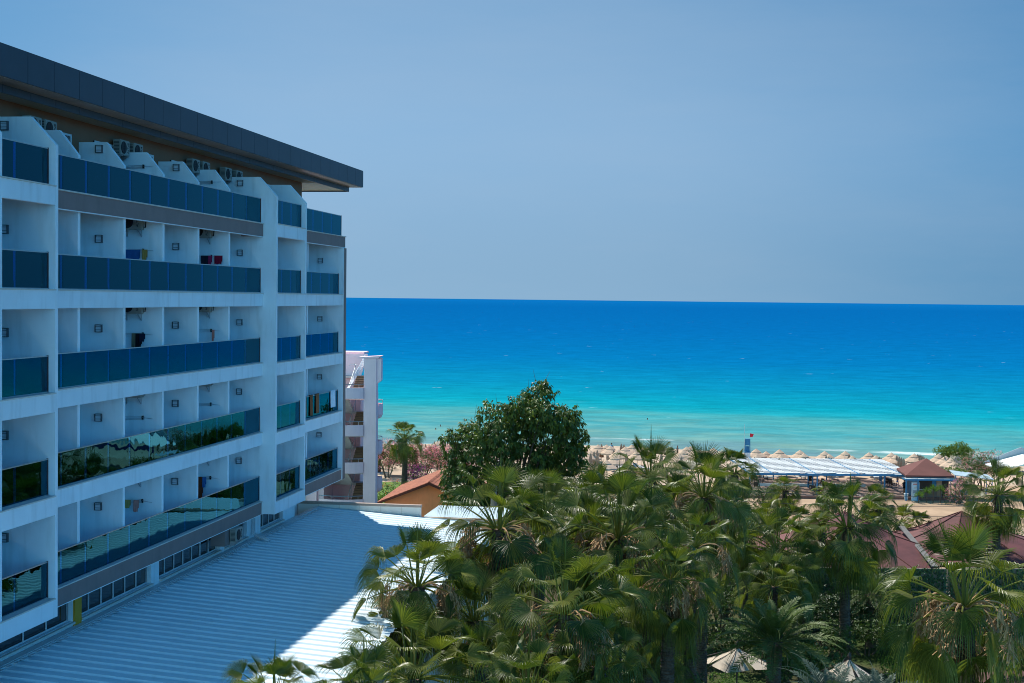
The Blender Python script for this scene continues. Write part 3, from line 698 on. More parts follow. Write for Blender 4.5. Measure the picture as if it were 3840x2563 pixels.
def feather_palm(name, px, py, Y, span, trunk_h, label, mat, seed, nf=40, group=None, up=.0):
    rn = random.Random(seed); p = at(px, py, Y=Y)
    root = empty(name, (p.x, p.y, 0), 0, label, 'palm tree', group)
    h = p.z
    m = MB(); rows = []; n = 12
    z = 0; k = 0
    while z < h+.1:
        rr = .3*(1.1+.25*(z/h)**3)*(1.12 if k % 2 else .93); rows.append([m.vert((rr*math.cos(j*6.2832/n+k*.26)*rn.uniform(.92, 1.08), rr*math.sin(j*6.2832/n+k*.26)*rn.uniform(.92, 1.08), z)) for j in range(n)]); z += .11; k += 1
    for a, b in zip(rows, rows[1:]):
        for j in range(n): m.face((a[j], a[(j+1) % n], b[(j+1) % n], b[j]))
    m.face(rows[-1]); m.build('trunk', TRUNKM, root)
    m = MB(); Ln = span/2*1.15
    for i in range(nf):
        q = i/(nf-1); az = i*2.39996+rn.uniform(-.2, .2); e = R(82-95*q**.9)+up+rn.uniform(-.08, .08); L_ = Ln*(.75+.3*min(1, q*2))*rn.uniform(.88, 1.08)
        a = Vector((math.sin(az), math.cos(az), 0)); tx = Vector((math.cos(az), -math.sin(az), 0)); P = [a*.15+Vector((0, 0, .0))]; D = []; ns = 22
        for s in range(ns):
            d_ = a*math.cos(e)+Vector((0, 0, math.sin(e))); D.append(d_); P.append(P[-1]+d_*L_/ns); e -= (1.5-.35*q)/ns*(.35+1.3*s/ns)*rn.uniform(.85, 1.15)
        tn = rn.uniform(0, .5); m.tone = tn+.3
        m.tube(P, [.035*(1-.85*s/ns) for s in range(ns+1)], 4, 0, False)
        for s in range(3, ns):
            up_ = tx.cross(D[s]).normalized()
            if up_.z < 0: up_ = -up_
            for sub in (0, .5):
                o = P[s]+D[s]*(L_/ns*sub); ll = L_*.155*math.sin(min(1, (s-1)/ns*1.25+.12)*math.pi)**.55*rn.uniform(.85, 1.1)
                for sg in (-1, 1):
                    d_ = (tx*sg*.8+D[s]*.62+up_*.35+Vector((rn.gauss(0, .06), rn.gauss(0, .06), rn.gauss(0, .06)))).normalized()
                    w_ = D[s]*.032*span/6; mid = o+d_*ll*.55+Vector((0, 0, -.03*ll)); tip = o+d_*ll+Vector((0, 0, -.22*ll))
                    m.tone = tn+rn.uniform(-.08, .12)
                    ia = [m.vert(o-w_*.6), m.vert(o+w_*.6), m.vert(mid+w_), m.vert(mid-w_), m.vert(tip)]
                    m.face((ia[0], ia[1], ia[2], ia[3])); m.face((ia[3], ia[2], ia[4]))
    m.build('crown', mat, root, loc=(0, 0, h))
    m = MB()
    for i in range(14):
        az = rn.uniform(0, 6.28); a = Vector((math.sin(az), math.cos(az), 0)); tx = Vector((a.y, -a.x, 0)); P = [a*.25]; e = -.2
        for s in range(6): P.append(P[-1]+(a*math.cos(e)+Vector((0, 0, math.sin(e))))*.24); e -= .3
        for s in range(6):
            wd = .09*(1-s/7); m.poly([P[s]-tx*wd, P[s]+tx*wd, P[s+1]+tx*wd*.8, P[s+1]-tx*wd*.8])
    m.build('dead_fronds', DEADM, root, loc=(0, 0, h))
    return root

# leaf clouds for broadleaf trees, bushes and hedges
def leaf(m, p, d, n, L_, W_, bend=.25):
    t = d.cross(n)
    if t.length < 1e-4: t = Vector((1, 0, 0))
    t.normalize(); dn = Vector((0, 0, -1))
    a = m.vert(p); b1 = m.vert(p+d*L_*.45+t*W_*.5+dn*L_*bend*.15); b2 = m.vert(p+d*L_*.45-t*W_*.5+dn*L_*bend*.15); mid = m.vert(p+d*L_*.5+n*W_*-.18+dn*L_*bend*.15); c = m.vert(p+d*L_+dn*L_*bend)
    m.face((a, b1, mid)); m.face((a, mid, b2)); m.face((mid, b1, c)); m.face((mid, c, b2))
def cloud(m, lobes, ntip, per, L_, W_, rn, droop=.5, shell=.45, flat=1.0, up=0.3, tone=(0, .5)):
    """lobes: (x, y, z, rx, ry, rz); leaves grow in rosettes at twig tips near each lobe's surface"""
    tot = sum(l[3]*l[4]+l[4]*l[5]+l[3]*l[5] for l in lobes)
    for (x, y, z, rx, ry, rz__) in lobes:
        for k in range(max(3, int(ntip*(rx*ry+ry*rz__+rx*rz__)/tot))):
            v = Vector((rn.gauss(0, 1), rn.gauss(0, 1), rn.gauss(0, 1))).normalized(); f = 1-shell*rn.random()**1.6
            wob = 1+.16*math.sin(v.x*5+x)+.13*math.sin(v.z*6+y*2)+.1*math.sin(v.y*7)
            p = Vector((x+v.x*rx*f*wob, y+v.y*ry*f*wob, z+v.z*rz__*f*wob))
            if p.z < .05: continue
            tn = tone[0]+(tone[1]-tone[0])*rn.random()**1.5
            ax = (v+Vector((0, 0, up))).normalized()
            for j in range(per):
                d = Vector((rn.gauss(0, 1), rn.gauss(0, 1), rn.gauss(0, .7))).normalized()
                d = (d+ax*.7-Vector((0, 0, droop))).normalized(); nn = (ax+Vector((rn.gauss(0, .4), rn.gauss(0, .4), rn.gauss(0, .4)))).normalized()
                m.tone = min(1, max(0, tn+rn.uniform(-.12, .12))); s_ = rn.uniform(.75, 1.2)
                leaf(m, p+d*L_*.15, d, nn, L_*s_, W_*s_, droop*.6)
def flowers(m, lobes, n, size, rn, minz=.3):
    tot = sum(l[3]*l[4]+l[4]*l[5]+l[3]*l[5] for l in lobes)
    for (x, y, z, rx, ry, rz__) in lobes:
        for k in range(int(n*(rx*ry+ry*rz__+rx*rz__)/tot)):
            v = Vector((rn.gauss(0, 1), rn.gauss(0, 1), rn.gauss(0, 1)+.35)).normalized(); f = rn.uniform(.9, 1.12)
            p = Vector((x+v.x*rx*f, y+v.y*ry*f, z+v.z*rz__*f))
            if p.z < minz: continue
            m.tone = rn.random()
            for j in range(5):
                d = (Vector((rn.gauss(0, 1), rn.gauss(0, 1), rn.gauss(0, 1)))+v*.6).normalized(); q = p+Vector((rn.gauss(0, 1), rn.gauss(0, 1), rn.gauss(0, 1)))*size*.9
                leaf(m, q, d, v, size, size*.8, .1)
def bush(name, loc, lobes, ntip, per, L_, W_, leafm, label, cat, seed, fl=None, nfl=0, fsize=.1, droop=.2, stems=5, group=None, tone=(0, .6), up=.4):
    rn = random.Random(seed); root = empty(name, loc, 0, label, cat, group)
    m = MB(); cloud(m, lobes, ntip, per, L_, W_, rn, droop, .5, up=up, tone=tone); m.build('foliage', leafm, root)
    if stems:
        m = MB()
        for k in range(stems):
            l = lobes[k % len(lobes)]; a = rn.uniform(0, 6.28)
            m.tube([(l[0]*.2+.1*math.cos(a), l[1]*.2+.1*math.sin(a), 0), (l[0]*.55+.12*math.cos(a), l[1]*.55+.12*math.sin(a), l[2]*.5), (l[0], l[1], l[2])], [.06, .045, .02], 5)
        m.build('stem', BARK, root)
    if fl:
        m = MB(); flowers(m, lobes, nfl, fsize, rn); m.build('blossom', fl, root)
    return root
BARK = pm('grey_bark', (.10, .075, .055), .95, .3, 4, .1, .8, 14)
LEAF1 = pm('big_tree_leaf', (.045, .08, .016), .42, .2, 1.5, .35, tone=(.15, .19, .03), trans=.28)
LEAF2 = pm('shrub_leaf', (.045, .085, .018), .5, .2, 1.5, .35, tone=(.11, .17, .03), trans=.2)
LEAF3 = pm('oleander_leaf', (.06, .105, .025), .5, .2, 1.5, .35, tone=(.12, .15, .06), trans=.2)
LEAF4 = pm('bright_shrub_leaf', (.07, .15, .02), .5, .2, 1.5, .35, tone=(.17, .26, .03), trans=.25)
LEAF5 = pm('tamarisk_leaf', (.10, .17, .02), .6, .2, 1.5, .2, tone=(.15, .19, .035), trans=.2)
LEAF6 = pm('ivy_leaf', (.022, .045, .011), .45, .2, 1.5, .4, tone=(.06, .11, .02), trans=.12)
FLPINK = pm('pink_oleander_petal', (.78, .16, .30), .7, .15, 3, .2, tone=(.85, .42, .5), trans=.3)
FLPALE = pm('pale_oleander_petal', (.72, .50, .47), .7, .15, 3, .2, tone=(.78, .68, .6), trans=.3)
FLMAG = pm('magenta_bougainvillea', (.33, .03, .25), .7, .15, 3, .2, tone=(.45, .06, .3), trans=.3)
FLORA = pm('orange_flower', (.75, .15, .06), .7, .15, 3, .2, tone=(.8, .3, .12), trans=.3)
# ---- fan palms (pixel of crown centre, distance, crown width in pixels)
G = 'fan palms in the hotel garden'
palm(1565, 2180, 51, 480, 'fan palm at edge of ribbed white roof, brown stalks under its crown', G, 2)
palm(1545, 2520, 44, 640, 'big fan palm rising in front of the white roof near the bottom edge', G, 1, rz=1.0)
palm(1025, 2600, 32, 400, 'fan palm over bottom of the shaded ribbed roof, only top fronds in view', G, 0)
palm(1870, 1965, 60, 540, 'tall fan palm in front of the orange gabled house and broadleaf tree', G, 2)
palm(2320, 2000, 62, 560, 'fan palm with drooping skirt in the middle of the palm grove', G, 2)
palm(2120, 2280, 47, 600, 'largest fan palm at the centre bottom, brown flower stalks both sides', G, 2, rz=.4)
palm(2640, 1850, 78, 430, 'fan palm with one yellow dead frond, left of the slatted pergola', G, 2)
palm(2440, 1780, 95, 350, 'fan palm with tall spear standing against the beach parasols', G, 2)
palm(1980, 2580, 39, 440, 'low fan palm at the very bottom centre of the grove', G, 0)
palm(2510, 2160, 54, 420, 'shaggy fan palm on the right side of the dense grove', G, 2)
palm(2040, 1920, 74, 380, 'fan palm with spear just below the broadleaf tree', G, 1)
palm(2220, 1900, 84, 380, 'fan palm right of broadleaf tree with dry frond on its left', G, 2)
palm(2755, 1765, 108, 230, 'small distant fan palm beside the lifeguard tower', G, 1, far=True)
palm(2917, 2060, 88, 380, 'bushy fan palm left of the red pavilion roof', G, 1)
palm(3180, 1965, 88, 390, 'slim fan palm standing before the red pavilion roof', G, 1)
palm(3745, 1845, 105, 290, 'stocky fan palm on the sand lot near right edge', G, 1)
palm(3615, 2250, 50, 690, 'large windblown fan palm with brown dead fronds in right foreground', G, 2, rt=1.25, rz=2.0)
palm(3370, 1960, 116, 210, 'short fan palm behind the red pavilion roofs, left one of pair', G, 0, far=True)
palm(3450, 1975, 112, 170, 'short fan palm behind the red pavilion roofs, right one of pair', G, 0, far=True)
palm(2990, 2120, 86, 260, 'low fan palm against lower left of the red roof', G, 0)
palm(2600, 2040, 60, 380, 'fan palm hanging over dark gap right of the dense grove', G, 2)
palm(2790, 1990, 92, 300, 'fan palm half hidden below the small distant palm', G, 0, far=True)
palm(1780, 2310, 52, 420, 'fan palm low in grove between left palms and the largest palm', G, 1)
palm(2530, 1920, 80, 360, 'fan palm deep in grove below the one with tall spear', G, 1)
palm(3105, 1850, 140, 130, 'short fan palm in front of the pergola, right of its post', G, 0, far=True)
palm(2945, 1835, 145, 150, 'short bright fan palm in front of the pergola, left of its post', G, 0, far=True)
palm(3290, 1880, 120, 170, 'short fan palm in front of the pergola beside the tiled walk', G, 0, far=True)
palm(1516, 1640, 166, 165, 'lone fan palm on lawn beside the pink tower', 'fan palms near the beach', 1, far=True, rt=1.1)
palm(1420, 1690, 182, 100, 'fan palm half hidden behind the pink tower', 'fan palms near the beach', 1, far=True)
palm(2860, 1950, 116, 230, 'fan palm in the green belt before the pergola, left one of three', G, 0, far=True)
palm(2990, 1970, 112, 220, 'fan palm in the green belt before the pergola, middle one of three', G, 0, far=True)
palm(3080, 1990, 104, 230, 'fan palm in the green belt before the pergola, right one of three', G, 0, far=True)
palm(2720, 1930, 100, 280, 'fan palm behind the right flank of the grove', G, 1)
palm(2900, 2190, 82, 300, 'low fan palm above the arching date palm', G, 0)
palm(2250, 2480, 46, 430, 'fan palm at the bottom right of the largest palm, fronds cut by the frame', G, 0)
palm(2430, 2290, 57, 380, 'fan palm in the shaded right flank of the grove', G, 1)
palm(2200, 2010, 64, 400, 'fan palm in grove behind the largest palm, right side', G, 2)
palm(1800, 2480, 45, 380, 'fan palm at bottom between the big left palm and the largest palm', G, 0)
palm(2480, 2480, 60, 330, 'small fan palm in deep shade by the grove trunks', G, 0)
palm(1370, 2610, 36, 470, 'fan palm at the bottom edge whose fronds droop over the sunlit strip of ribbed roof', G, 0)
feather_palm('date_palm', 2905, 2410, 74, 7.6, 4.4, 'date palm with arching feather fronds behind the cream parasol', FEATHG, 5, 44, 'date palms')
feather_palm('date_palm', 3270, 2230, 92, 5.0, 3.5, 'date palm low behind the slim palm trunk', FEATHG, 6, 34, 'date palms')
feather_palm('date_palm', 3120, 2690, 56, 6.4, 3, 'silvery date palm at the bottom edge, left one', SILVG, 7, 36, 'silvery date palms', up=.1)
feather_palm('date_palm', 3300, 2700, 54, 5.6, 3, 'silvery date palm at the bottom edge, right one', SILVG, 8, 34, 'silvery date palms', up=.15)
for o in PROTO: bpy.data.objects.remove(o)

# ---- the big broadleaf tree
TY = 104
def big_tree():
    rn = random.Random(3); c = at(1905, 1840, Y=TY); root = empty('broadleaf_tree', (c.x, c.y, 0), 0, 'big dark green broadleaf tree with drooping leaves behind the palms', 'tree')
    lob = []
    for (px, py, r, dy) in ((2020, 1480, 1.25, 0), (1870, 1560, 1.6, -.5), (1960, 1600, 2.2, .8), (2080, 1590, 1.7, -.6), (1770, 1630, 1.5, .6), (1830, 1700, 2.2, -1), (1960, 1730, 2.8, 0), (2080, 1720, 2.2, 1), (2125, 1650, 1.3, -.4), (1720, 1720, 1.3, 0), (1745, 1790, 1.6, -.8), (1860, 1830, 2.4, .2), (2010, 1840, 2.4, -.6), (2110, 1790, 1.5, .5), (1985, 1530, 1.5, .2), (2035, 1445, .7, 0), (1700, 1860, 1.2, .3), (1760, 1900, 1.5, -.5), (1930, 1520, 1.0, -1), (2150, 1710, 1.2, -.8), (2145, 1600, 1.0, .3), (2030, 1560, 1.6, -1.2), (2165, 1655, 1.1, .4), (2115, 1555, 1.1, -.3), (1690, 1650, 1.0, .2), (1850, 1640, 1.7, -1.4), (1700, 1790, 1.2, -.6)):
        p = at(px, py, Y=TY+dy*1.2); lob.append((p.x-c.x, p.y-c.y, p.z, r*.92, r*.92, r*.8))
    m = MB(); cloud(m, lob, 4000, 9, .29, .125, rn, .8, .6, up=.25, tone=(.05, .9)); m.build('crown', LEAF1, root)
    m = MB(); m.tube([(0, 0, 0), (.15, 0, 2.5), (-.1, .1, 5)], [.42, .34, .28], 9)
    for l in lob: m.tube([(-.1, .1, 4.4+.4*rn.random()), (l[0]*.45, l[1]*.5, 4.6+(l[2]-4.6)*.45), (l[0], l[1], l[2]+l[5]*.3)], [.17, .1, .03], 6)
    for k in range(16):
        l = lob[k % len(lob)]; m.tube([(l[0], l[1], l[2]), (l[0]+rn.gauss(0, .5), l[1]+rn.gauss(0, .5), l[2]+l[5]*1.15+rn.random()*.9)], [.03, .006], 4)
    m.build('trunk', BARK, root)
big_tree()

# ---- shrubs
def ol(px, py, Y, n, wd, hg, seed):
    rn = random.Random(seed); return [(rn.uniform(-wd, wd), rn.uniform(-wd*.4, wd*.4), hg*rn.uniform(.55, .85), wd*rn.uniform(.3, .5), wd*rn.uniform(.3, .5), hg*rn.uniform(.25, .38)) for _ in range(n)]
OG = 'pink oleanders behind the lawn'
for i, (px, Y, wd, hg, lb) in enumerate(((1455, 176, 1.9, 4.0, 'pink oleander directly right of the pink tower'), (1530, 178, 1.9, 3.9, 'pink oleander behind the lone palm trunk'), (1590, 177, 1.7, 3.8, 'pink oleander left of the magenta bush top'), (1650, 174, 2.0, 4.0, 'pink oleander next to the broadleaf tree'), (1720, 172, 1.9, 3.4, 'pink oleander half hidden by the broadleaf tree'))):
    bush('oleander', (xat(px, Y), Y, 0), ol(px, 0, Y, 9, wd, hg, 40+i), 420, 6, .26, .07, LEAF3, lb, "shrub", 60+i, FLPINK, 700, .1, .1, 6, OG)
p = at(1557, 1830, z=0)
bush('bougainvillea', p, [(0, 0, 1.1, 1.3, 1.2, 1.1), (.4, 0, 2.0, .9, .9, .8), (-.3, .2, 1.9, .9, .8, .8)], 260, 6, .16, .09, LEAF2, 'round magenta bougainvillea bush on the lawn', 'shrub', 70, FLMAG, 420, .09)
bush('shrub', at(1435, 1935, z=0), [(0, 0, 1.3, 2.0, 1.6, 1.3), (1.0, .3, 1.4, 1.4, 1.2, 1.2), (-1.2, 0, 1.1, 1.3, 1.2, 1.1)], 420, 7, .17, .08, LEAF4, 'bright green rounded shrub between the pink tower and orange house', 'shrub', 71)
bush('flowering_shrub', at(1480, 1875, z=0), [(0, 0, 1.1, 1.9, 1.4, 1.1), (1.3, .2, 1.0, 1.2, 1.1, .9), (-1.4, 0, .9, 1.2, 1.0, .9)], 320, 6, .18, .08, LEAF2, 'shrub with orange flowers near the orange house gable', 'shrub', 72, FLORA, 60, .11)
bush('tamarisk_bush', (xat(1420, 185), 185, 0), [(0, 0, 1.6, 2.2, 1.8, 1.6), (1.5, 0, 1.3, 1.5, 1.4, 1.3)], 300, 9, .2, .04, LEAF2, 'dark green bush behind the oleanders next to pink tower', 'shrub', 73)
q = at(3580, 1712, z=-.0, Y=None) if False else Vector((xat(3585, 196), 196, 0))
bush('tamarisk_bush', q, [(0, 0, 1.9, 2.2, 1.6, 1.3), (-1.3, 0, 1.5, 1.5, 1.3, 1.2), (1.2, .2, 1.7, 1.3, 1.2, 1.2)], 1300, 12, .24, .06, LEAF5, 'rounded yellow green bush on the beach near the stone arch', 'shrub', 74, up=.8)
for i, (px, Y, wd, hg, fl, lb) in enumerate(((3640, 172, 2.3, 4.0, FLPALE, 'pale flowered oleander behind the blue awning, left one'), (3690, 170, 2.1, 4.0, FLPINK, 'pink and white oleander behind the blue awning, right one'))):
    bush('oleander', (xat(px, Y, 1780), Y, 0), ol(px, 0, Y, 10, wd, hg, 50+i), 480, 6, .26, .07, LEAF3, lb, 'shrub', 80+i, fl, 300, .09, .1, 6, 'oleanders by the beach bar')
bush('oleander', (xat(3592, 159, 1850), 158.5, 0), [(0, 0, 1.5, 1.3, 1.0, 1.1), (.9, 0, 1.1, .9, .8, .9), (-.8, 0, 1.0, .9, .8, .9), (.1, 0, 2.3, .8, .7, .7)], 380, 6, .22, .06, LEAF3, 'deep pink oleander in front of the beach bar wall', 'shrub', 83, FLPINK, 300, .085, group='oleanders by the beach bar')
bush('oleander', (xat(3825, 128, 1930), 128, 0), [(0, 0, 1.2, 1.6, 1.5, 1.2), (1.3, .5, 1.4, 1.3, 1.2, 1.2), (-1.0, 1.5, .9, 1.1, 1.0, .8), (1.0, -1.5, 1.0, 1.4, 1.3, .9)], 420, 6, .24, .07, LEAF3, 'white and pink oleander at right edge beyond the stocky palm', 'shrub', 84, FLPALE, 200, .09, group='oleanders by the beach bar')
bush('creeper', (xat(3560, 166, 1760), 166, 2.7), [(0, 0, .2, 1.6, .8, .4), (1.2, -.8, .05, .9, .8, .3)], 160, 7, .18, .1, LEAF4, 'green creeper over the back corner of the beach bar roof', 'creeper', 85, stems=0)
# small spiky plants by the bar, leafy shrubs before the pergola
def spiky(px, py, Y, s, label):
    rn = random.Random(px); p = at(px, py, Y=Y); root = empty('yucca_plant', (p.x, p.y, 0), 0, label, 'plant', 'spiky plants in front of the beach bar')
    m = MB(); m.tube([(0, 0, 0), (.03, 0, p.z)], [.06, .05], 6); m.build('stem', BARK, root)
    m = MB()
    for k in range(46):
        az = k*2.4; e = R(85-110*k/46); a = Vector((math.sin(az)*math.cos(e), math.cos(az)*math.cos(e), math.sin(e))); t = Vector((math.cos(az), -math.sin(az), 0)); L_ = s*rn.uniform(.8, 1.1)
        m.tone = rn.random()*.6; m.poly([-t*.03, t*.03, a*L_*.6+t*.03, a*L_*.98+Vector((0, 0, -.12*L_)), a*L_*.6-t*.03])
    m.build('foliage', LEAF4, root, loc=(0, 0, p.z)); return root
for i, (px, py) in enumerate(((3475, 1845), (3500, 1835), (3527, 1836), (3445, 1858))): spiky(px, py, 159.3-i*.15, .75, ['left spiky plant below the bar counter', 'middle spiky plant below the bar counter', 'spiky plant nearest the deep pink oleander', 'small spiky plant beside the tall banner stand'][i])
for i, (px, Y, wd, hg, lf, lb) in enumerate(((2870, 150, 1.5, 2.6, LEAF2, 'leafy green shrub at left end of the pergola'), (3150, 138, 1.3, 3.6, LEAF3, 'tall thin leaved shrub before the middle of the pergola'), (2870, 125, 2.6, 2.6, LEAF2, 'olive green shrub below left end of the pergola'), (2760, 110, 2.4, 3.2, LEAF2, 'shrub mass right of the palm grove'), (2960, 108, 2.2, 2.4, LEAF5, 'pale green shrub between two short palms'))):
    bush('shrub', (xat(px, Y, 1850), Y, 0), ol(px, 0, Y, 8, wd, hg, 90+i), 360, 7, .22, .06, lf, lb, 'shrub', 90+i, group='shrubs between palms and pergola', up=.8)
# right foreground shrubs
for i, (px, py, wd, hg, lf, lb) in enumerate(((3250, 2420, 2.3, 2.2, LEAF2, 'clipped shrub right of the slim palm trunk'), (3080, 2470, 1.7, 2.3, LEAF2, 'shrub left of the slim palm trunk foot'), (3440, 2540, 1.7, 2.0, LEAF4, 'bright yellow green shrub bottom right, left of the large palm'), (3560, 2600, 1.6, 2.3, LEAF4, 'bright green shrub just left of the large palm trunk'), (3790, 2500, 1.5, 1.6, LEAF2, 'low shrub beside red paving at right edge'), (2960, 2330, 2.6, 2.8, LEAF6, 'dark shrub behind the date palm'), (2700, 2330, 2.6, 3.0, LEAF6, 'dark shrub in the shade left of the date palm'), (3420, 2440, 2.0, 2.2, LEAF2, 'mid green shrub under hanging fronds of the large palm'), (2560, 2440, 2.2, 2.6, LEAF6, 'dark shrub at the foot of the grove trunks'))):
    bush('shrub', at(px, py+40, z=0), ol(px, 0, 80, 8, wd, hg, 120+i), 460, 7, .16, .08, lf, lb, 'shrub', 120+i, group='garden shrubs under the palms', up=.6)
for i, (px, Y, wd, hg, lf) in enumerate(((2740, 128, 3.2, 3.4, LEAF2), (2840, 132, 3.0, 3.0, LEAF3), (2940, 126, 2.8, 2.6, LEAF5), (3030, 122, 2.6, 2.4, LEAF2), (3110, 120, 2.2, 2.2, LEAF3), (2800, 112, 3.0, 3.4, LEAF2), (2920, 108, 2.6, 2.8, LEAF3), (2660, 135, 3.0, 3.2, LEAF3), (3190, 126, 1.8, 2.0, LEAF2))):
    bush('shrub', (xat(px, Y, 1950), Y, 0), ol(px, 0, Y, 9, wd, hg, 200+i), 420, 7, .22, .07, lf, f'leafy shrub in the green belt before the pergola, {ORD[i]} of nine', 'shrub', 200+i, group='green belt shrubs', up=.8)
for i, (px, py, Y, wd, hg) in enumerate(((2650, 2280, 95, 3.5, 4.0), (2860, 2270, 94, 3.2, 3.6), (3060, 2340, 92, 3.0, 3.2), (2760, 2400, 86, 2.6, 3.0), (2420, 2560, 74, 2.6, 3.2), (3000, 2480, 82, 2.2, 2.6), (3350, 2350, 92, 3.0, 3.4), (3500, 2430, 84, 2.6, 3.0), (3780, 2380, 90, 3, 3.2))):
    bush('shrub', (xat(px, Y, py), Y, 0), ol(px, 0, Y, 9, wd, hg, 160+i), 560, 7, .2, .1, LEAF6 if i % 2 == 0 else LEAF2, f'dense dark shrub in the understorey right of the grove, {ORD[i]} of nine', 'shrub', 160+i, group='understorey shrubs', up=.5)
bush('low_hedge', at(2570, 2562, z=0), [(-1.2+k*.6, 0, .35, .5, .5, .35) for k in range(8)], 300, 6, .1, .05, LEAF4, 'low bright clipped hedge at the bottom edge', 'hedge', 140, stems=0)
# ivy covered wall under the red pavilion
def ivy(x0, x1, y, h, label, seed):
    rn = random.Random(seed); root = empty('ivy_wall', ((x0+x1)/2, y, 0), 0, label, 'ivy wall', 'ivy covered walls'); wd = (x1-x0)/2
    m = MB(); m.box(-wd, wd, 0, .25, 0, h); m.build('wall', pm('old_wall', (.16, .14, .11), .9, .2), root)
    m = MB()
    for k in range(int(wd*h*150)):
        p = Vector((rn.uniform(-wd, wd), -.05-.25*rn.random()**2-.15*max(0, math.sin(k*.37)), h*rn.random()**.8+.1)); d = Vector((rn.gauss(0, .6), -.4, -.9+rn.gauss(0, .4))).normalized()
        m.tone = rn.random()**2; leaf(m, p, d, Vector((rn.gauss(0, .3), -1, .3+rn.gauss(0, .3))).normalized(), .17, .15, .1)
    m.build('foliage', LEAF6, root)
ivy(19, 29.8, 96.5, 4.3, 'dark ivy wall under the left red pavilion roof', 1)
ivy(30.2, 44, 97.5, 4.2, 'dark ivy wall at right behind the large palm', 2)
# ================================================================== OTHER BUILDINGS
# pink tower: open stair well beside a solid pier
PT = 116.0
pk_o = at(1362, 1700, Y=PT); pink = empty('pink_building', (pk_o.x, pk_o.y, 0), -R(3), 'pale pink building with open stair tower and curved balconies behind the hotel', 'building')
X0 = -3.0                                    # left edge of the stairwell, x = 0 is the left side of the pier
m = MB(); m.box(-14, X0-.6, 2.0, 12, 0, 15.2); m.box(X0-.6, -1.25, 6.2, 12, 0, 14.9); m.build('wall', PINK, pink)
m = MB(); m.box(0, 1.02, 0, 1.1, 0, 17.4); m.box(0, .3, 1.101, 6.15, 0, 14.2); m.prism([(-.45, -.05, 17.41), (1.15, -.05, 17.41), (1.42, -.05, 17.62), (-.45, -.05, 17.5)], (0, 1.3, 0)); m.prism([(1.021, .1, 17.4), (1.4, .1, 17.4), (1.4, .1, 15.6), (1.021, .1, 15.3)], (0, .9, 0)); recalc(m.build('pier', PINK, pink))
FZ = [15.0-3.05*k for k in range(5)]         # tops of the curved parapets below the open roof deck
STAIRM = pm('stair_tread_brown', (.17, .095, .06), .8, .12, 2); RISE = pm('stair_underside', (.55, .48, .46), .8, .08, 2)
for k in range(5):
    z = FZ[k]+.9-.0
    m = MB(); pts = []
    n = 10
    for i in range(n+1):
        u = i/n; x = X0-.6+(3.6)*u; y = -.62*math.sin(math.pi*min(1, u*.94+.03))**.75
        pts.append((x, y))
    zt, zb = FZ[k], FZ[k]-.9
    if k == 4: zb = 0
    for (a, b) in zip(pts, pts[1:]):
        i = [m.vert((a[0], a[1], zb)), m.vert((b[0], b[1], zb)), m.vert((b[0], b[1], zt)), m.vert((a[0], a[1], zt)), m.vert((a[0], a[1]+.13, zb)), m.vert((b[0], b[1]+.13, zb)), m.vert((b[0], b[1]+.13, zt)), m.vert((a[0], a[1]+.13, zt))]
        for q in ((0, 1, 2, 3), (5, 4, 7, 6), (3, 2, 6, 7), (1, 0, 4, 5)): m.face([i[j] for j in q])
    par_ = m.build('curved_parapet', PINK, pink)
    m = MB(); m.tube([(x, y+.06, zt+.28) for x, y in pts], .035, 6)
    for i in (0, 3, 6, 9): m.tube([(pts[i][0], pts[i][1]+.06, zt), (pts[i][0], pts[i][1]+.06, zt+.28)], .02, 5)
    m.build('handrail', STEEL, par_)
    # landing and flights
    zf = FZ[k]-.85
    m = MB(); m.box(X0-.55, -.02, .15, 1.6, zf-.16, zf)
    m.box(X0-.55, -.02, 5.0, 6.15, zf+1.35, zf+1.52)
    m.build('landing', RISE, pink)
    if k > -1:
        m = MB()
        for i in range(9):
            y = 1.6+i*.38; zz = zf+.17*(i+1); m.box(-1.35, -.05, y, y+.4, zz-.2, zz)
        m.build('stair_flight', STAIRM, pink)
        m = MB()
        for i in range(9):
            y = 5.0-i*.38; zz = zf+1.52+.17*(i+1); m.box(X0-.5, -1.6, y-.4, y, zz-.22, zz)
        if k: m.build('stair_flight', RISE, pink)
        m = MB(); m.tube([(-1.45, 1.6, zf+1.0), (-1.45, 5.0, zf+2.5)], .03, 5); m.tube([(-1.5, 5.0, zf+2.5), (-1.5, 1.6, zf+4.0 if k else zf+2.6)], .03, 5)
        for i in range(5): m.tube([(-1.45, 1.6+i*.8, zf+.2+i*.36), (-1.45, 1.6+i*.8, zf+1.0+i*.36)], .018, 4)
        m.build('stair_rail', STEEL, pink)
m = MB(); m.prism([(X0-.6, 5.9, 14.2), (-1.6, 5.9, 14.2), (-.6, 5.9, 17.5), (X0-.6, 5.9, 17.5)], (0, .15, 0)); recalc(m.build('roof_parapet', PINK, pink))
m = MB(); m.box(X0-5, -1.0, 6.3, 9, 17.5, 17.65); m.build('roof', PINK, pink)
m = MB()
for k in range(5): m.tube([(-1.75+k*.07, .4, 14.3+k*.07), (-.75, 5.5, 17.45-k*.16)], .025, 5)
m.build('roof_railing', pm('white_rail', (.75, .75, .75), .5, .05), pink)
for k in range(4):
    z = 13.6-3.05*k; m = MB()
    m.lathe([(.05, -1.35), (.5, -1.15), (.62, -.9), (.62, 0), (.55, 0), (.53, -.8)], 14, (.72, 1.75, z)); b_ = m.build('side_balcony', PINK, pink)
    m = MB(); m.tube([(.72+.58*math.cos(a*.3-1.6), 1.75+.58*math.sin(a*.3-1.6), z+.3) for a in range(11)], .025, 5); m.tube([(1.3, 1.75, z), (1.3, 1.75, z+.3)], .02, 5); m.build('handrail', STEEL, b_)
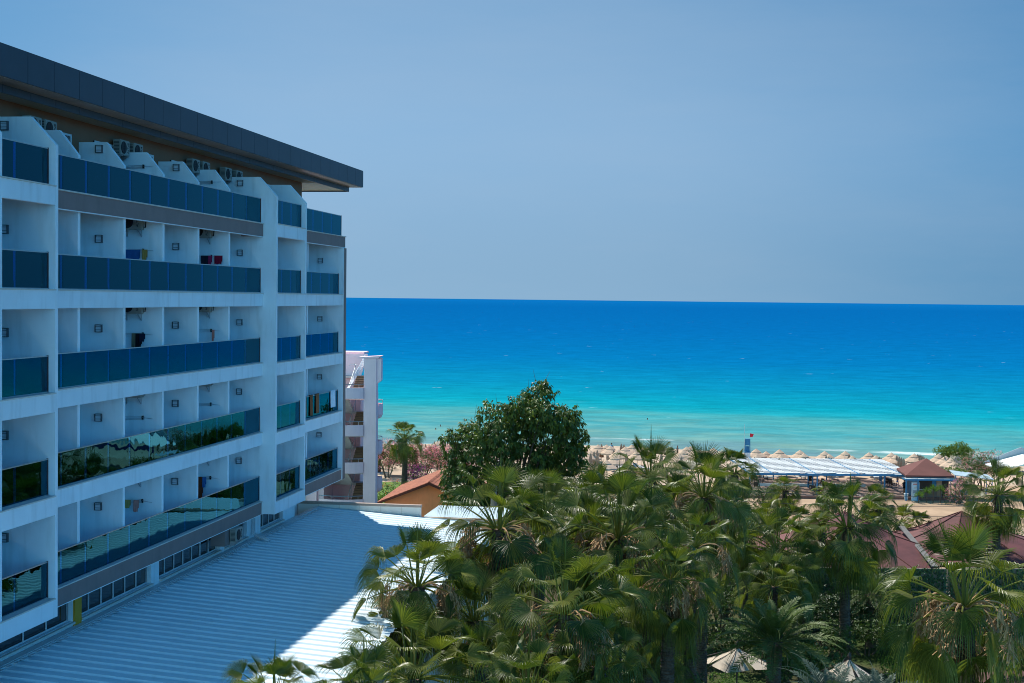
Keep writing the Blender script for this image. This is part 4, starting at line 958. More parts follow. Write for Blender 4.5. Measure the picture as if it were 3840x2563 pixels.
m = MB(); m.box(-6.2, -5.2, 1.96, 1.995, 4.6, 6.2); wd_ = m.build('window', WGLASS, pink)
m = MB(); m.box(-6.3, -6.2, 1.93, 1.994, 4.6, 6.3); m.box(-5.2, -5.1, 1.93, 1.994, 4.6, 6.3); m.box(-6.2, -5.2, 1.93, 1.994, 6.2, 6.3); m.box(-5.73, -5.67, 1.93, 1.959, 4.6, 6.2); m.build('frame', ALU, wd_)
m = MB(); m.tube([(-4.2, 1.9, 0), (-4.2, 1.9, 15)], .07, 6); m.build('drain_pipe', PINK, pink)

# orange gabled house
HY = 135.0
pkp = at(1610, 1809, Y=HY); rgz = pkp.z; hd = R(6)
ORANGE = pm('orange_render', (.95, .42, .16), .85, .1, .6, .2, .08, 30, stain=.2)
def tiles():
    m, t, b = nt('terracotta_tiles'); N = t.nodes.new; L = t.links.new
    tc = N('ShaderNodeTexCoord'); mp = N('ShaderNodeMapping'); mp.inputs['Scale'].default_value = (1, 1, 1); L(tc.outputs['Object'], mp.inputs[0])
    wv = N('ShaderNodeTexWave'); wv.bands_direction = 'Y'; wv.inputs['Scale'].default_value = 1.05; L(mp.outputs[0], wv.inputs[0])
    n = N('ShaderNodeTexNoise'); n.inputs['Scale'].default_value = 2.2; n.inputs['Detail'].default_value = 6; L(tc.outputs['Object'], n.inputs[0])
    r = N('ShaderNodeValToRGB'); e = r.color_ramp.elements; e[0].position = .35; e[0].color = (.22, .06, .03, 1); e[1].position = .65; e[1].color = (.40, .13, .06, 1); L(n.outputs[0], r.inputs[0]); L(r.outputs[0], b.inputs['Base Color'])
    b.inputs['Roughness'].default_value = .85; bp = N('ShaderNodeBump'); bp.inputs['Distance'].default_value = .08; L(wv.outputs[0], bp.inputs['Height']); L(bp.outputs[0], b.inputs['Normal']); return m
TILE = tiles()
house = empty('gabled_house', (pkp.x, pkp.y, 0), -hd, 'orange house with red tiled gable roof beside the broadleaf tree', 'house')
hw_ = 4.9; ev = rgz-2.0; ln = 13
m = MB(); m.prism([(-hw_+.5, .5, 0), (hw_-.5, .5, 0), (hw_-.5, .5, ev+.02), (0, .5, rgz-.2), (-hw_+.5, .5, ev+.02)], (0, ln-1, 0)); recalc(m.build('wall', ORANGE, house))
for sg in (-1, 1):
    m = MB(); rows = 12
    for j in range(rows):                     # overlapping courses
        a, b = j/rows, (j+1)/rows
        x0, x1 = sg*hw_*a*1.03, sg*hw_*b*1.03; z0, z1 = rgz-2.0*a*1.03+.015, rgz-2.0*b*1.03+.05
        m.prism([(x0, -.15, z0), (x1, -.15, z1), (x1, -.15, z1-.06), (x0, -.15, z0-.1)], (0, ln, 0))
    recalc(m.build('roof', TILE, house))
m = MB()
for sg in (-1, 1): m.prism([(0, -.2, rgz-.02), (sg*hw_*1.04, -.2, rgz-2.08), (sg*hw_*1.04, -.2, rgz-2.3), (0, -.2, rgz-.26)], (0, .04, 0))
recalc(m.build('barge_board', pm('dark_timber', (.11, .05, .03), .8, .15), house))
m = MB()
for k in range(34): m.lathe([(.12, 0), (.15, .2), (.14, .38)], 8)
v = []
m = MB()
for k in range(36): m.prism([(-.16, -.15+k*.36, rgz), (0, -.15+k*.36, rgz+.12), (.16, -.15+k*.36, rgz)], (0, .34, .02))
recalc(m.build('ridge_tile', TILE, house))

# red octagonal pavilions
REDR = pm('red_shingle', (.130, .044, .036), .8, .16, .5, .25, stain=.1)
def shingle():
    m, t, b = nt('red_shingle_courses'); N = t.nodes.new; L = t.links.new
    tc = N('ShaderNodeTexCoord'); sp = N('ShaderNodeSeparateXYZ'); L(tc.outputs['Object'], sp.inputs[0])
    n = N('ShaderNodeTexNoise'); n.inputs['Scale'].default_value = .7; n.inputs['Detail'].default_value = 8; L(tc.outputs['Object'], n.inputs[0])
    r = N('ShaderNodeValToRGB'); e = r.color_ramp.elements; e[0].position = .3; e[0].color = (.10, .028, .028, 1); e[1].position = .7; e[1].color = (.165, .046, .044, 1); L(n.outputs[0], r.inputs[0])
    mm = N('ShaderNodeMath'); mm.operation = 'FRACT'; m2 = N('ShaderNodeMath'); m2.operation = 'MULTIPLY'; m2.inputs[1].default_value = 7.5; L(sp.outputs[2], m2.inputs[0]); L(m2.outputs[0], mm.inputs[0])
    bp = N('ShaderNodeBump'); bp.inputs['Distance'].default_value = .12; bp.inputs['Strength'].default_value = .8; L(mm.outputs[0], bp.inputs['Height']); L(bp.outputs[0], b.inputs['Normal'])
    L(r.outputs[0], b.inputs['Base Color']); b.inputs['Roughness'].default_value = .8; return m
SHING = shingle()
WOODP = pm('brown_timber', (.14, .08, .05), .8, .2, 3)
def pavilion(cx, cy, rad, zp, ze, label, rot):
    root = empty('red_roof_pavilion', (cx, cy, 0), rot, label, 'pavilion', 'red roofed pavilions')
    prof = [(.0, zp), (.42, zp-(zp-ze)*.52), (1.0, ze)]
    m = MB(); top = m.vert((0, 0, zp)); rg = []
    for f, z in prof[1:]: rg.append([m.vert((rad*f*math.cos(k*math.pi/4), rad*f*math.sin(k*math.pi/4), z)) for k in range(8)])
    for k in range(8):
        m.face((top, rg[0][k], rg[0][(k+1) % 8])); m.face((rg[0][k], rg[1][k], rg[1][(k+1) % 8], rg[0][(k+1) % 8]))
    lo = [m.vert((rad*math.cos(k*math.pi/4), rad*math.sin(k*math.pi/4), ze-.15)) for k in range(8)]
    for k in range(8): m.face((rg[1][k], lo[k], lo[(k+1) % 8], rg[1][(k+1) % 8]))
    m.face(lo[::-1]); m.build('roof', SHING, root)
    m = MB()
    for k in range(8):
        a = k*math.pi/4; P = [(rad*f*math.cos(a), rad*f*math.sin(a), z+.03) for f, z in prof]; m.tube(P, .045, 5)
    m.build('hip_cap', REDR, root)
    for k in range(8):
        a = k*math.pi/4; m = MB(); m.box(-.1, .1, -.1, .1, 0, ze-.16); o = m.build('post', WOODP, root); o.location = (rad*.88*math.cos(a), rad*.88*math.sin(a), 0)
    return root
pavilion(25.7, 109, 8.8, 6.3, 3.3, 'red shingled octagonal pavilion roof behind the slim palm', R(22.5))
pavilion(35.2, 110.5, 8.2, 6.2, 3.3, 'red shingled pavilion roof farther right, partly behind large palm', R(22.5))
m = MB(); m.prism([(30.3, 101.5, 3.5), (30.75, 101.5, 3.5), (30.75, 101.5, 3.56), (30.3, 101.5, 3.56)], (.3, 10, 1.3)); tag(m.build('valley_gutter', pm('dull_zinc', (.13, .125, .12), .7, .2)), 'grey metal valley gutter between the two red pavilion roofs', 'gutter')
# paving
PAVE = pm('red_paving', (.26, .13, .105), .85, .2, 2.0, .2, stain=.2)
sheet('path', [(at(3740, 2420, z=0).x, at(3740, 2420, z=0).y), (at(4000, 2440, z=0).x, at(4000, 2440, z=0).y), (at(4000, 2480, z=0).x, at(4000, 2480, z=0).y), (at(3740, 2462, z=0).x, at(3740, 2462, z=0).y)], .02, PAVE)
sheet('terrace', [(at(3600, 2530, z=0).x, at(3600, 2530, z=0).y), (at(4000, 2500, z=0).x, at(4000, 2500, z=0).y), (at(4100, 2800, z=0).x, at(4100, 2800, z=0).y), (at(3560, 2800, z=0).x, at(3560, 2800, z=0).y)], .024, pm('brown_paving', (.10, .05, .045), .85, .2, 2.0))
m = MB(); a, b = at(3730, 2466, z=0), at(4000, 2484, z=0); m.prism([(a.x, a.y, 0), (b.x, b.y, 0), (b.x, b.y, .14), (a.x, a.y, .14)], (0, -.15, 0)); tag(m.build('kerb', GREYW), kind='structure')

# ================================================================== BEACH BAR, PERGOLA
BLUE = pm('blue_paint', (.02, .15, .30), .45, .15, 2, .4)
PW = pm('pergola_white', (.56, .58, .57), .6, .05, 2)
a = at(2812, 1777, z=2.45); b = at(3570, 1795, z=2.45)       # front edge
PX0, PX1, PY0, PY1 = a.x, at(3455, 1791, z=2.45).x, a.y-.2, 180.0
perg = empty('slatted_pergola', ((PX0+PX1)/2, (PY0+PY1)/2, 0), 0, 'long white and blue slatted pergola roof by the beach', 'pergola')
cx_, cy_ = (PX0+PX1)/2, (PY0+PY1)/2; hx, hy = (PX1-PX0)/2, (PY1-PY0)/2
m = MB(); nb = 23; bw = 2*hx/nb; rows = 13; rd = 2*hy/rows
for i in range(nb):
    off = (i % 4)*.25*rd
    for j in range(rows):
        y0 = -hy+j*rd+off*.9; y1 = min(hy, y0+rd*.66)
        if y0 < hy-.05: m.box(-hx+i*bw+.01, -hx+(i+1)*bw-.01, y0, y1, 2.52+.004*(j % 2), 2.57+.004*(j % 2)); m.box(-hx+i*bw+.01, -hx+(i+1)*bw-.01, y0-.04, y0-.002, 2.515, 2.572+.004*(j % 2), 1)
m.build('roof_slat', [PW, pm('dark_blue_lip', (.015, .075, .15), .5, .1)], perg)  # second colour: dark blue lip strip along the front of each slat
m = MB()
for i in range(0, nb+1): m.box(-hx+i*bw-(.09 if i % 3 == 0 else .03), -hx+i*bw+(.09 if i % 3 == 0 else .03), -hy+.001, hy-.001, 2.36, 2.51+(.07 if i % 6 == 3 else 0))
m.build('beam', BLUE, perg)
m = MB(); m.box(-hx-.1, hx+.1, -hy-.12, -hy, 2.34, 2.57); m.box(-hx-.1, hx+.1, hy, hy+.12, 2.34, 2.54); m.build('edge_beam', BLUE, perg)
for (px, yy) in ((2812, 0), (3065, 0), (3048, 3.5), (3031, 7), (3318, 0), (3305, 4), (3190, 6), (2950, 8), (3438, 3), (2900, 14), (3100, 14), (3300, 14)):
    x = xat(px, PY0+yy, 1800)-cx_; m = MB(); m.box(x-.07, x+.07, -hy+yy+.02, -hy+yy+.16, 0, 2.355); m.build('post', BLUE, perg)
# terrace slab with brown kerb under it
TILEF = pm('terrace_tiles', (.34, .22, .17), .7, .2, 1.4, .3)
sheet('terrace', [(PX0-1, PY0-2.5), (54, PY0-3.6), (54, PY0+4), (PX1-2, PY1), (PX0-1, PY1)], .05, TILEF)
m = MB(); m.box(PX0-1, 54, -.15, .15, 0, .32); o = m.build('kerb', pm('brown_kerb', (.17, .085, .065), .8, .15, 2), None); o.location = (0, PY0-2.6, 0); o.rotation_euler = (0, 0, 0); tag(o, kind='structure')
for i, x in enumerate((38.6, 40.6)):
    m = MB(); m.poly([(x, 161, .058), (x+.18, 161, .058), (x-.5, 176, .058), (x-.68, 176, .058)]); tag(m.build('walkway_stripe', CREAM), kind='structure')
m = MB(); m.box(PX0+2, PX1-4, 172, 172.3, 0, .35); tag(m.build('white_kerb', PW), kind='structure')
# bar
bar = empty('beach_bar', (47.6, 164.6, 0), 0, 'small beach bar with red hipped roof and blue walls', 'beach bar')
fl_ = at(3397, 1783, z=2.85); fr_ = at(3579, 1786, z=2.85); ap = at(3474, 1719, Y=164.5); bl = at(3362, 1757, z=2.85)
ox, oy = 47.6, 164.6
bkR = Vector((fr_.x+(bl.x-fl_.x), bl.y, 2.85))
m = MB(); P = [fl_, fr_, bkR, bl]; q = [m.vert((p.x-ox, p.y-oy, 2.85)) for p in P]; lo = [m.vert((p.x-ox, p.y-oy, 2.68)) for p in P]; tp = m.vert((ap.x-ox, ap.y-oy, ap.z))
for k in range(4): m.face((q[k], q[(k+1) % 4], tp)); m.face((lo[k], lo[(k+1) % 4], q[(k+1) % 4], q[k]))
m.face(lo[::-1]); m.build('roof', REDR, bar)
wx0, wx1 = fl_.x-ox+1.6, fr_.x-ox-.5; wy0, wy1 = fl_.y-oy+.7, bl.y-oy-.6
WOODD = pm('dark_bar_interior', (.05, .035, .03), .8, .2)
m = MB(); m.box(wx0, wx1, wy0+.35, wy1, .1, 2.66); m.build('wall', BLUE, bar)
m = MB(); m.box(wx0+.15, wx0+1.7, wy0+.31, wy0+.345, 1.15, 2.3); m.build('serving_hatch', WOODD, bar)
m = MB(); m.box(wx0+2.85, wx0+3.6, wy0+.31, wy0+.345, .15, 2.3); m.build('door', WOODD, bar)
m = MB(); m.box(wx0+2.2, wx0+2.8, wy0+.30, wy0+.345, .15, 2.4); m.build('wall_panel', pm('tan_panel', (.4, .26, .16), .7, .15), bar)
m = MB(); m.box(wx0-.05, wx0+2.15, wy0-.05, wy0+.29, .1, 1.1, 0); m.box(wx0-.1, wx0+2.2, wy0-.12, wy0+.295, 1.101, 1.16, 1); m.build('counter', [pm('counter_front', (.16, .12, .09), .7, .2), CREAM], bar)
# lower slatted canopy in front of the bar
m = MB(); n = 8; x0, x1 = fl_.x-ox-.2, fr_.x-ox+.15; ww = (x1-x0)/n
for k in range(n):
    for j in range(2): m.box(x0+k*ww+.03, x0+(k+1)*ww-.03, wy0-1.25+j*.5+(k % 2)*.14, wy0-.92+j*.5+(k % 2)*.14, 2.5, 2.54)
m.build('canopy_slat', PW, bar)
m = MB(); m.box(x0, x1, wy0-1.4, wy0-1.28, 2.34, 2.5); m.box(x0, x0+.1, wy0-1.279, wy0+.3, 2.34, 2.49); m.box(x1-.1, x1, wy0-1.279, wy0+.3, 2.34, 2.49); m.build('canopy_beam', BLUE, bar)
for x in (x0+.02, x0+1.35, x1-.2):
    m = MB(); m.box(x, x+.13, wy0-1.4, wy0-1.28, 0, 2.335); m.build('post', BLUE, bar)
# tall banner stand
bp_ = at(3432, 1868, Y=160.6)
ban = empty('banner_stand', (bp_.x, 160.6, .05), R(6), 'tall pale printed banner stand in front of the beach bar', 'banner')
m = MB(); m.box(-.42, .42, -.02, .02, .06, 2.0); m.build('panel', pm('printed_banner', (.55, .62, .66), .5, .12, 3), ban)
m = MB(); m.box(-.45, .45, -.2, .2, 0, .058); m.box(-.46, -.425, -.03, .03, .06, 2.03); m.box(.425, .46, -.03, .03, .06, 2.03); m.box(-.46, .46, -.03, .03, 2.031, 2.07); m.build('frame', ALU, ban)
m = MB(); m.box(-.3, .3, -.026, -.021, 1.8, 1.93); m.build('red_heading', pm('faded_red_print', (.55, .14, .1), .6, .1), ban)
m = MB(); rn = random.Random(4)
for k in range(16):
    z = 1.05-.02*k+rn.uniform(-.02, .02); x = -.28+rn.random()*.35
    if k < 6: m.box(x, x+rn.uniform(.12, .3), -.026, -.021, .95-.035*k, .97-.035*k)
for r_, z in ((.22, 1.45), (.16, 1.42)): m.lathe([(r_, 0), (r_-.03, 0), (r_-.03, .004)], 14, (.0, 0, 0))
m = MB()
for k, z in enumerate((1.12, 1.05, .98, .91, .84)): m.box(-.3+.05*(k % 2), .3-.07*((k+1) % 3), -.026, -.021, z, z+.035)
m.build('print', pm('navy_print', (.05, .07, .2), .6, .1), ban)
m = MB()
for k in range(14): m.box(-.36+rn.random()*.55, -.36+.55+rn.random()*.15, -.025, -.0212, .15+k*.04, .165+k*.04)
m.build('picture', pm('pale_blue_print', (.25, .45, .6), .6, .2), ban)
m = MB(); m.tube([(-.22+.03*math.cos(a*.5), -.022, 1.45+.16*math.sin(a*.5)) for a in range(0)] or [(-.2, -.023, 1.55), (-.05, -.023, 1.35), (.05, -.023, 1.6), (.2, -.023, 1.4)], .02, 4); m.build('emblem', pm('orange_print', (.6, .3, .1), .6, .1), ban)
# bin, blue awning, cart
bn = empty('litter_bin', (at(3398, 1852, Y=161.3).x, 161.3, .05), 0, 'white bin beside the banner stand', 'bin')
m = MB(); m.lathe([(.2, 0), (.26, .62), (.27, .64)], 14); m.build('body', PW, bn); m = MB(); m.lathe([(.285, .641), (.28, .7), (.12, .74)], 14); m.build('lid', ALU, bn)
aw = empty('blue_awning', (xat(3645, 163, 1790), 163, 0), R(-4), 'pale blue sheet awning right of the beach bar', 'awning')
m = MB(); m.prism([(-2.2, -1.0, 2.75), (2.2, -1.0, 2.35), (2.2, 1.8, 2.55), (-2.2, 1.8, 3.0)], (0, 0, .06)); m.build('sheet', pm('weathered_blue_sheet', (.33, .43, .48), .6, .15, 1.2), aw)
for x in (-2.1, 2.0):
    for y in (-.9, 1.6):
        m = MB(); m.box(x, x+.09, y, y+.09, 0, 2.36 if x > 0 else 2.74); m.build('post', BLUE, aw)
ct = empty('cart', (at(3640, 1876, z=0).x, at(3640, 1876, z=0).y+2.2, 0), .3, 'small blue handcart with a broom at end of the kerb', 'cart')
m = MB(); m.prism([(-.4, -.3, .35), (.4, -.3, .35), (.5, -.3, .85), (-.5, -.3, .85)], (0, .6, 0)); recalc(m.build('tub', pm('bright_blue_plastic', (.02, .28, .65), .4, .1), ct))
for x in (-.3, .3):
    m = MB(); m.tube([(x-.03, 0, .2), (x+.03, 0, .2)], .2, 12); m.build('wheel', BLACK, ct)
m = MB(); m.tube([(.2, 0, .5), (.45, .1, 1.7)], .025, 5); m.box(.38, .52, .02, .18, 1.65, 1.8); m.build('broom', CREAM, ct)
# tall rusty pole and the cables
po = at(3646, 2015, Y=108)
m = MB(); m.tube([(po.x, 108, 0), (po.x+.05, 108, zat(1855, 108, 3646))], [.075, .055], 8); tag(m.build('rusty_pole', pm('rusty_steel', (.2, .11, .06), .8, .3, 5)), 'thin rusty pole standing behind the red pavilion', 'pole')
up = at(1853, 1760, Y=92)
ut = empty('utility_pole', (up.x, 92, 0), 0, 'wooden utility pole top with insulators below the broadleaf tree', 'utility pole')
m = MB(); m.tube([(0, 0, 0), (0, 0, zat(1768, 92, 1808))], [.26, .2], 10); m.build('pole', pm('weathered_pole', (.33, .25, .19), .9, .2, 3, stretch=(1, 1, .2)), ut)
zt = zat(1768, 92, 1808)
m = MB(); m.tube([(.28, -.1, zt-.5), (.32, -.1, zt+.9)], .03, 5); m.box(-.2, .5, -.13, -.07, zt+.35, zt+.42)
for z in (.1, .3, .5, .7): m.lathe([(.05, -.05), (.13, 0), (.05, .05)], 8, (.32, -.1, zt+z))
m.build('insulator', BLACK, ut)
WIRE = pm('cable', (.05, .05, .05), .6, .1)
for k, (dz, lb) in enumerate(((.0, 'upper thin cable'), (-.7, 'middle thin cable'), (-1.4, 'lower thin cable'))):
    m = MB(); a = Vector((up.x, 92, zt+.2+dz)); e = Vector((52, 104, zt-1.7+dz)); m.tube([a.lerp(e, i/24)+Vector((0, 0, -1.4*4*(i/24)*(1-i/24))) for i in range(25)], .012, 4); tag(m.build('cable', WIRE), lb+' sagging across the palms from the utility pole', 'cable', 'overhead cables')

# ================================================================== BEACH THINGS
CANV = pm('straw_canvas', (.50, .355, .255), .9, .12, 2.5, .1, .3, 20)
CANV2 = pm('folded_canvas', (.40, .29, .215), .9, .22, 3, .1)
WOODL = pm('parasol_pole', (.4, .3, .2), .7, .15)
def parasol_open():
    r = empty('beach_parasol', (0, 0, 0)); n = 8
    m = MB(); rr = 1.38
    rings = [[m.vert((f*rr*math.cos(k*math.pi/n), f*rr*math.sin(k*math.pi/n), z-(.05 if k % 2 else 0)*f)) for k in range(2*n)] for f, z in ((.05, 2.62), (.36, 2.36), (.7, 2.1), (1, 1.84), (1.01, 1.66))]
    for A, B in zip(rings[1:], rings[2:]):
        for k in range(2*n): m.face((A[k], A[(k+1) % (2*n)], B[(k+1) % (2*n)], B[k]))
    for k in range(2*n): m.face((rings[0][k], rings[0][(k+1) % (2*n)], rings[1][(k+1) % (2*n)], rings[1][k]))
    m.build('canopy', CANV, r)
    m = MB(); t2 = [[m.vert((f*math.cos(k*math.pi/n), f*math.sin(k*math.pi/n), z)) for k in range(2*n)] for f, z in ((.03, 2.8), (.3, 2.6), (.62, 2.36), (.64, 2.29))]
    for A, B in zip(t2, t2[1:]):
        for k in range(2*n): m.face((A[k], A[(k+1) % (2*n)], B[(k+1) % (2*n)], B[k]))
    m.face(t2[0]); m.build('vent_cap', CANV, r)
    m = MB(); m.tube([(0, 0, 0), (0, 0, 2.82)], .035, 6); m.build('pole', WOODL, r)
    return r
def parasol_shut():
    r = empty('folded_parasol', (0, 0, 0))
    m = MB(); m.lathe([(.03, 2.75), (.1, 2.55), (.17, 2.2), (.2, 1.7), (.27, 1.1), (.3, .95)][::-1], 18, wob=lambda j, z: 1.22 if j % 2 else .72); m.build('canopy', CANV2, r)
    m = MB(); m.tube([(0, 0, 0), (0, 0, 2.8)], .035, 6); m.build('pole', WOODL, r)
    return r
PO, PS = parasol_open(), parasol_shut(); pn = {0: 0, 1: 0}
def put_par(kind, px, pytop, label, sc_=1.0, rz=0, group=None):
    src = (PO, PS)[kind]; o = src if pn[kind] == 0 else copy_tree(src); pn[kind] += 1
    p = at(px, pytop, z=2.8*sc_); o.location = (p.x, p.y, 0 if p.y < 205 else -.05); o.rotation_euler = (0, 0, rz); o.scale = (sc_,)*3
    tag(o, label, 'parasol', group or ('open straw parasols on the beach', 'folded parasols on the beach')[kind])
rowx = [(2836, 1683), (2923, 1686), (3000, 1688), (3093, 1692), (3170, 1692), (3259, 1697), (3343, 1698), (3428, 1701), (3520, 1703)]
for i, (px, py) in enumerate(rowx): put_par(0, px, py, f'open straw parasol, {ORD[i]} from left in row behind the pergola', rz=i*.3)
for i, (px, py) in enumerate([(2873, 1693)]): put_par(0, px, py, 'pale open parasol beside the first one behind the pergola', .85)
for i, (px, py) in enumerate([(2838, 1705), (2930, 1705), (3015, 1700), (3110, 1703), (3197, 1710), (3285, 1708), (3360, 1706), (3547, 1710), (3566, 1719)]):
    put_par(0, px, py, f'open straw parasol in nearer row by the pergola edge, {ORD[i]} from left', rz=i*.7+.2)
put_par(0, 3578, 1731, 'shaggy straw parasol nearest the pale oleander')
for i, (px, py) in enumerate([(2829, 1713), (2922, 1717), (3020, 1715), (3098, 1708), (3108, 1712), (3117, 1716), (3184, 1703), (3206, 1716), (3273, 1705), (3297, 1712), (3304, 1716), (3363, 1708), (3372, 1712), (3381, 1715), (3389, 1718), (3442, 1702), (3450, 1704), (3457, 1707), (3464, 1711), (3533, 1707), (3543, 1711), (3556, 1716)]):
    put_par(1, px, py, f'folded parasol behind the pergola, {ORD[i] if i < 20 else ["twenty-first", "twenty-second"][i-20]} from left', rz=i)
mid = [(2140, 1685), (2190, 1683), (2290, 1672), (2243, 1668), (2275, 1668), (2345, 1676), (2370, 1668), (2318, 1687), (2305, 1708), (2390, 1690), (2515, 1680), (2590, 1674), (2575, 1676), (2562, 1688), (2548, 1702), (2675, 1680), (2660, 1690), (2120, 1668), (2405, 1688), (2275, 1725), (2215, 1690)]
for i, (px, py) in enumerate(mid): put_par(0, px, py, f'open straw parasol between the broadleaf tree and lifeguard tower, {ORD[i] if i < 20 else "twenty-first"} in the cluster' , rz=i*.4, group='parasols behind the palm grove')
for i, (px, py) in enumerate([(2160, 1668), (2172, 1666), (2228, 1692), (2240, 1688), (2215, 1700), (2256, 1665), (2302, 1686), (2330, 1664), (2340, 1666), (2280, 1705), (2240, 1700), (2555, 1712), (2350, 1700), (2480, 1700)]):
    put_par(1, px, py, f'folded parasol between the broadleaf tree and lifeguard tower, {ORD[i]} in the cluster', rz=i, group='folded parasols behind the palm grove')
for i, (px, py) in enumerate([(1555, 1678), (1580, 1668), (1610, 1672), (1640, 1655), (1655, 1650), (1690, 1660), (1470, 1700)]):
    put_par(0, px, py, f'open straw parasol left of the broadleaf tree, {ORD[i]} in the cluster', rz=i*.5, group='parasols behind the oleanders')
for i, (px, py) in enumerate([(1585, 1667), (1629, 1655), (1596, 1665)]):
    put_par(1, px, py, f'folded parasol above the oleanders, {ORD[i]} in the cluster', group='folded parasols behind the oleanders')
# sunbeds
def sunbed():
    r = empty('sunbed', (0, 0, 0)); m = MB(); m.box(-.32, .32, -.95, .35, .3, .36); bevel(m.build('bed', PW, r), .015)
    m = MB(); m.prism([(-.32, .352, .3), (-.32, .95, .66), (-.32, .93, .71), (-.32, .352, .36)], (.64, 0, 0)); recalc(m.build('backrest', PW, r))
    for x in (-.28, .22):
        for y in (-.85, .2): m = MB(); m.box(x, x+.06, y, y+.06, 0, .299); m.build('leg', PW, r)
    return r
sb = sunbed(); sbn = 0
for i, (px, py) in enumerate([(2300, 1752), (2330, 1756), (2360, 1750), (2395, 1752), (2270, 1745), (2420, 1758), (2875, 1790), (2890, 1788), (2995, 1789), (3015, 1790), (3280, 1790), (3120, 1792)]):
    o = sb if i == 0 else copy_tree(sb); p = at(px, py, z=.3); o.location = (p.x, p.y, 0); o.rotation_euler = (0, 0, .2*i)
    tag(o, f'white sunbed on the sand, {ORD[i]} of those glimpsed from left to right', 'sunbed', 'sunbeds on the beach')
# lifeguard tower
lg = at(2803, 1668, Y=186); lt = empty('lifeguard_tower', (lg.x, 186, 0), 0, 'blue wooden lifeguard tower above the beach parasols', 'lifeguard tower'); lt.scale = (.5, .5, 1)
for x in (-.75, .65):
    for y in (-.6, .5):
        m = MB(); m.prism([(x*1.1, y*1.1, -.1), (x*1.1+.1, y*1.1, -.1), (x*.8+.1, y, 4.3), (x*.8, y, 4.3)], (0, .1, 0)); recalc(m.build('leg', BLUE, lt))
m = MB(); m.box(-.8, .8, -.7, .7, 2.6, 2.7); m.box(-.66, .66, .45, .5, 2.7, 3.4); m.build('platform', BLUE, lt)
m = MB(); m.box(-.62, .62, -.62, .62, 4.301, 4.4); m.box(-.6, .6, .5, .56, 3.5, 4.3); m.box(-.6, .6, -.58, -.53, 3.55, 4.3); m.build('sun_roof', BLUE, lt)
m = MB(); m.box(-.66, .66, -.76, -.71, 1.1, 2.6); m.build('notice_board', pm('faded_notice', (.6, .6, .62), .7, .25, 4), lt)
m = MB(); m.tube([(-.8, 0, 0), (-.82, 0, 6.3)], .04, 5); m.build('mast', ALU, lt)
fg = empty('red_flag', (lg.x+.28, 185.9, 4.4), 0, 'small red flag flying on lifeguard tower', 'flag')
m = MB(); m.tube([(0, 0, 0), (0, 0, .75)], .02, 5); m.build('pole', ALU, fg)
m = MB(); ids = [[m.vert((.02+.5*i/5*(1-.3*j), .06*math.sin(i*1.4+j), .72-.5*j*(1-.25*i/5)-.1*i/5)) for i in range(6)] for j in (0, 1)]
for i in range(5): m.face((ids[0][i], ids[0][i+1], ids[1][i+1], ids[1][i]))
m.build('cloth', pm('red_flag_cloth', (.65, .02, .035), .8, .08), fg)
# stone arch and the white marquee
ar = at(3590, 1726, Y=188); m = MB(); n = 10
for i in range(n):
    a0, a1 = math.pi*i/n, math.pi*(i+1)/n
    def pt(a, r): return (1.0*r*math.cos(a), 0, 1.0*r*math.sin(a)*1.9)
    m.prism([pt(a0, .55), pt(a0, 1.15), pt(a1, 1.15), pt(a1, .55)], (0, .9, 0))
o = m.build('stone_arch', pm('rough_stone', (.33, .28, .22), .95, .25, 2, .1, .8, 6)); recalc(o); o.location = (ar.x, 188, 0); o.rotation_euler = (0, 0, .5); tag(o, 'pale stone arch beside the yellow green beach bush', 'arch')
mq = at(3850, 1738, Y=165); mr = empty('white_marquee', (mq.x+.8, 165, 0), 0, 'white canopy tent with dark blue rim at right edge', 'tent')
m = MB(); m.prism([(-4.3, -2, 3.35), (0, -2, 4.6), (4.3, -2, 3.35), (4.3, -2, 3.25), (0, -2, 4.5), (-4.3, -2, 3.25)], (0, 6, .0)); recalc(m.build('canopy', pm('white_tent_cloth', (.78, .77, .74), .8, .05), mr))
m = MB(); m.prism([(-4.35, 4.1, 3.6), (0, 4.1, 5.4), (4.3, 4.1, 3.6)], (0, .1, 0)); m.build('back_canopy', pm('grey_tent_cloth', (.35, .38, .4), .8, .1), mr)
m = MB(); m.box(-4.3, 4.3, -2.06, -2.005, 2.75, 3.24); m.build('valance', pm('navy_valance', (.03, .06, .14), .8, .1), mr)
for x in (-4.2, -2.0, 4.1):
    m = MB(); m.box(x, x+.12, -1.9, -1.78, 0, 3.24); m.build('post', DKPOST, mr)
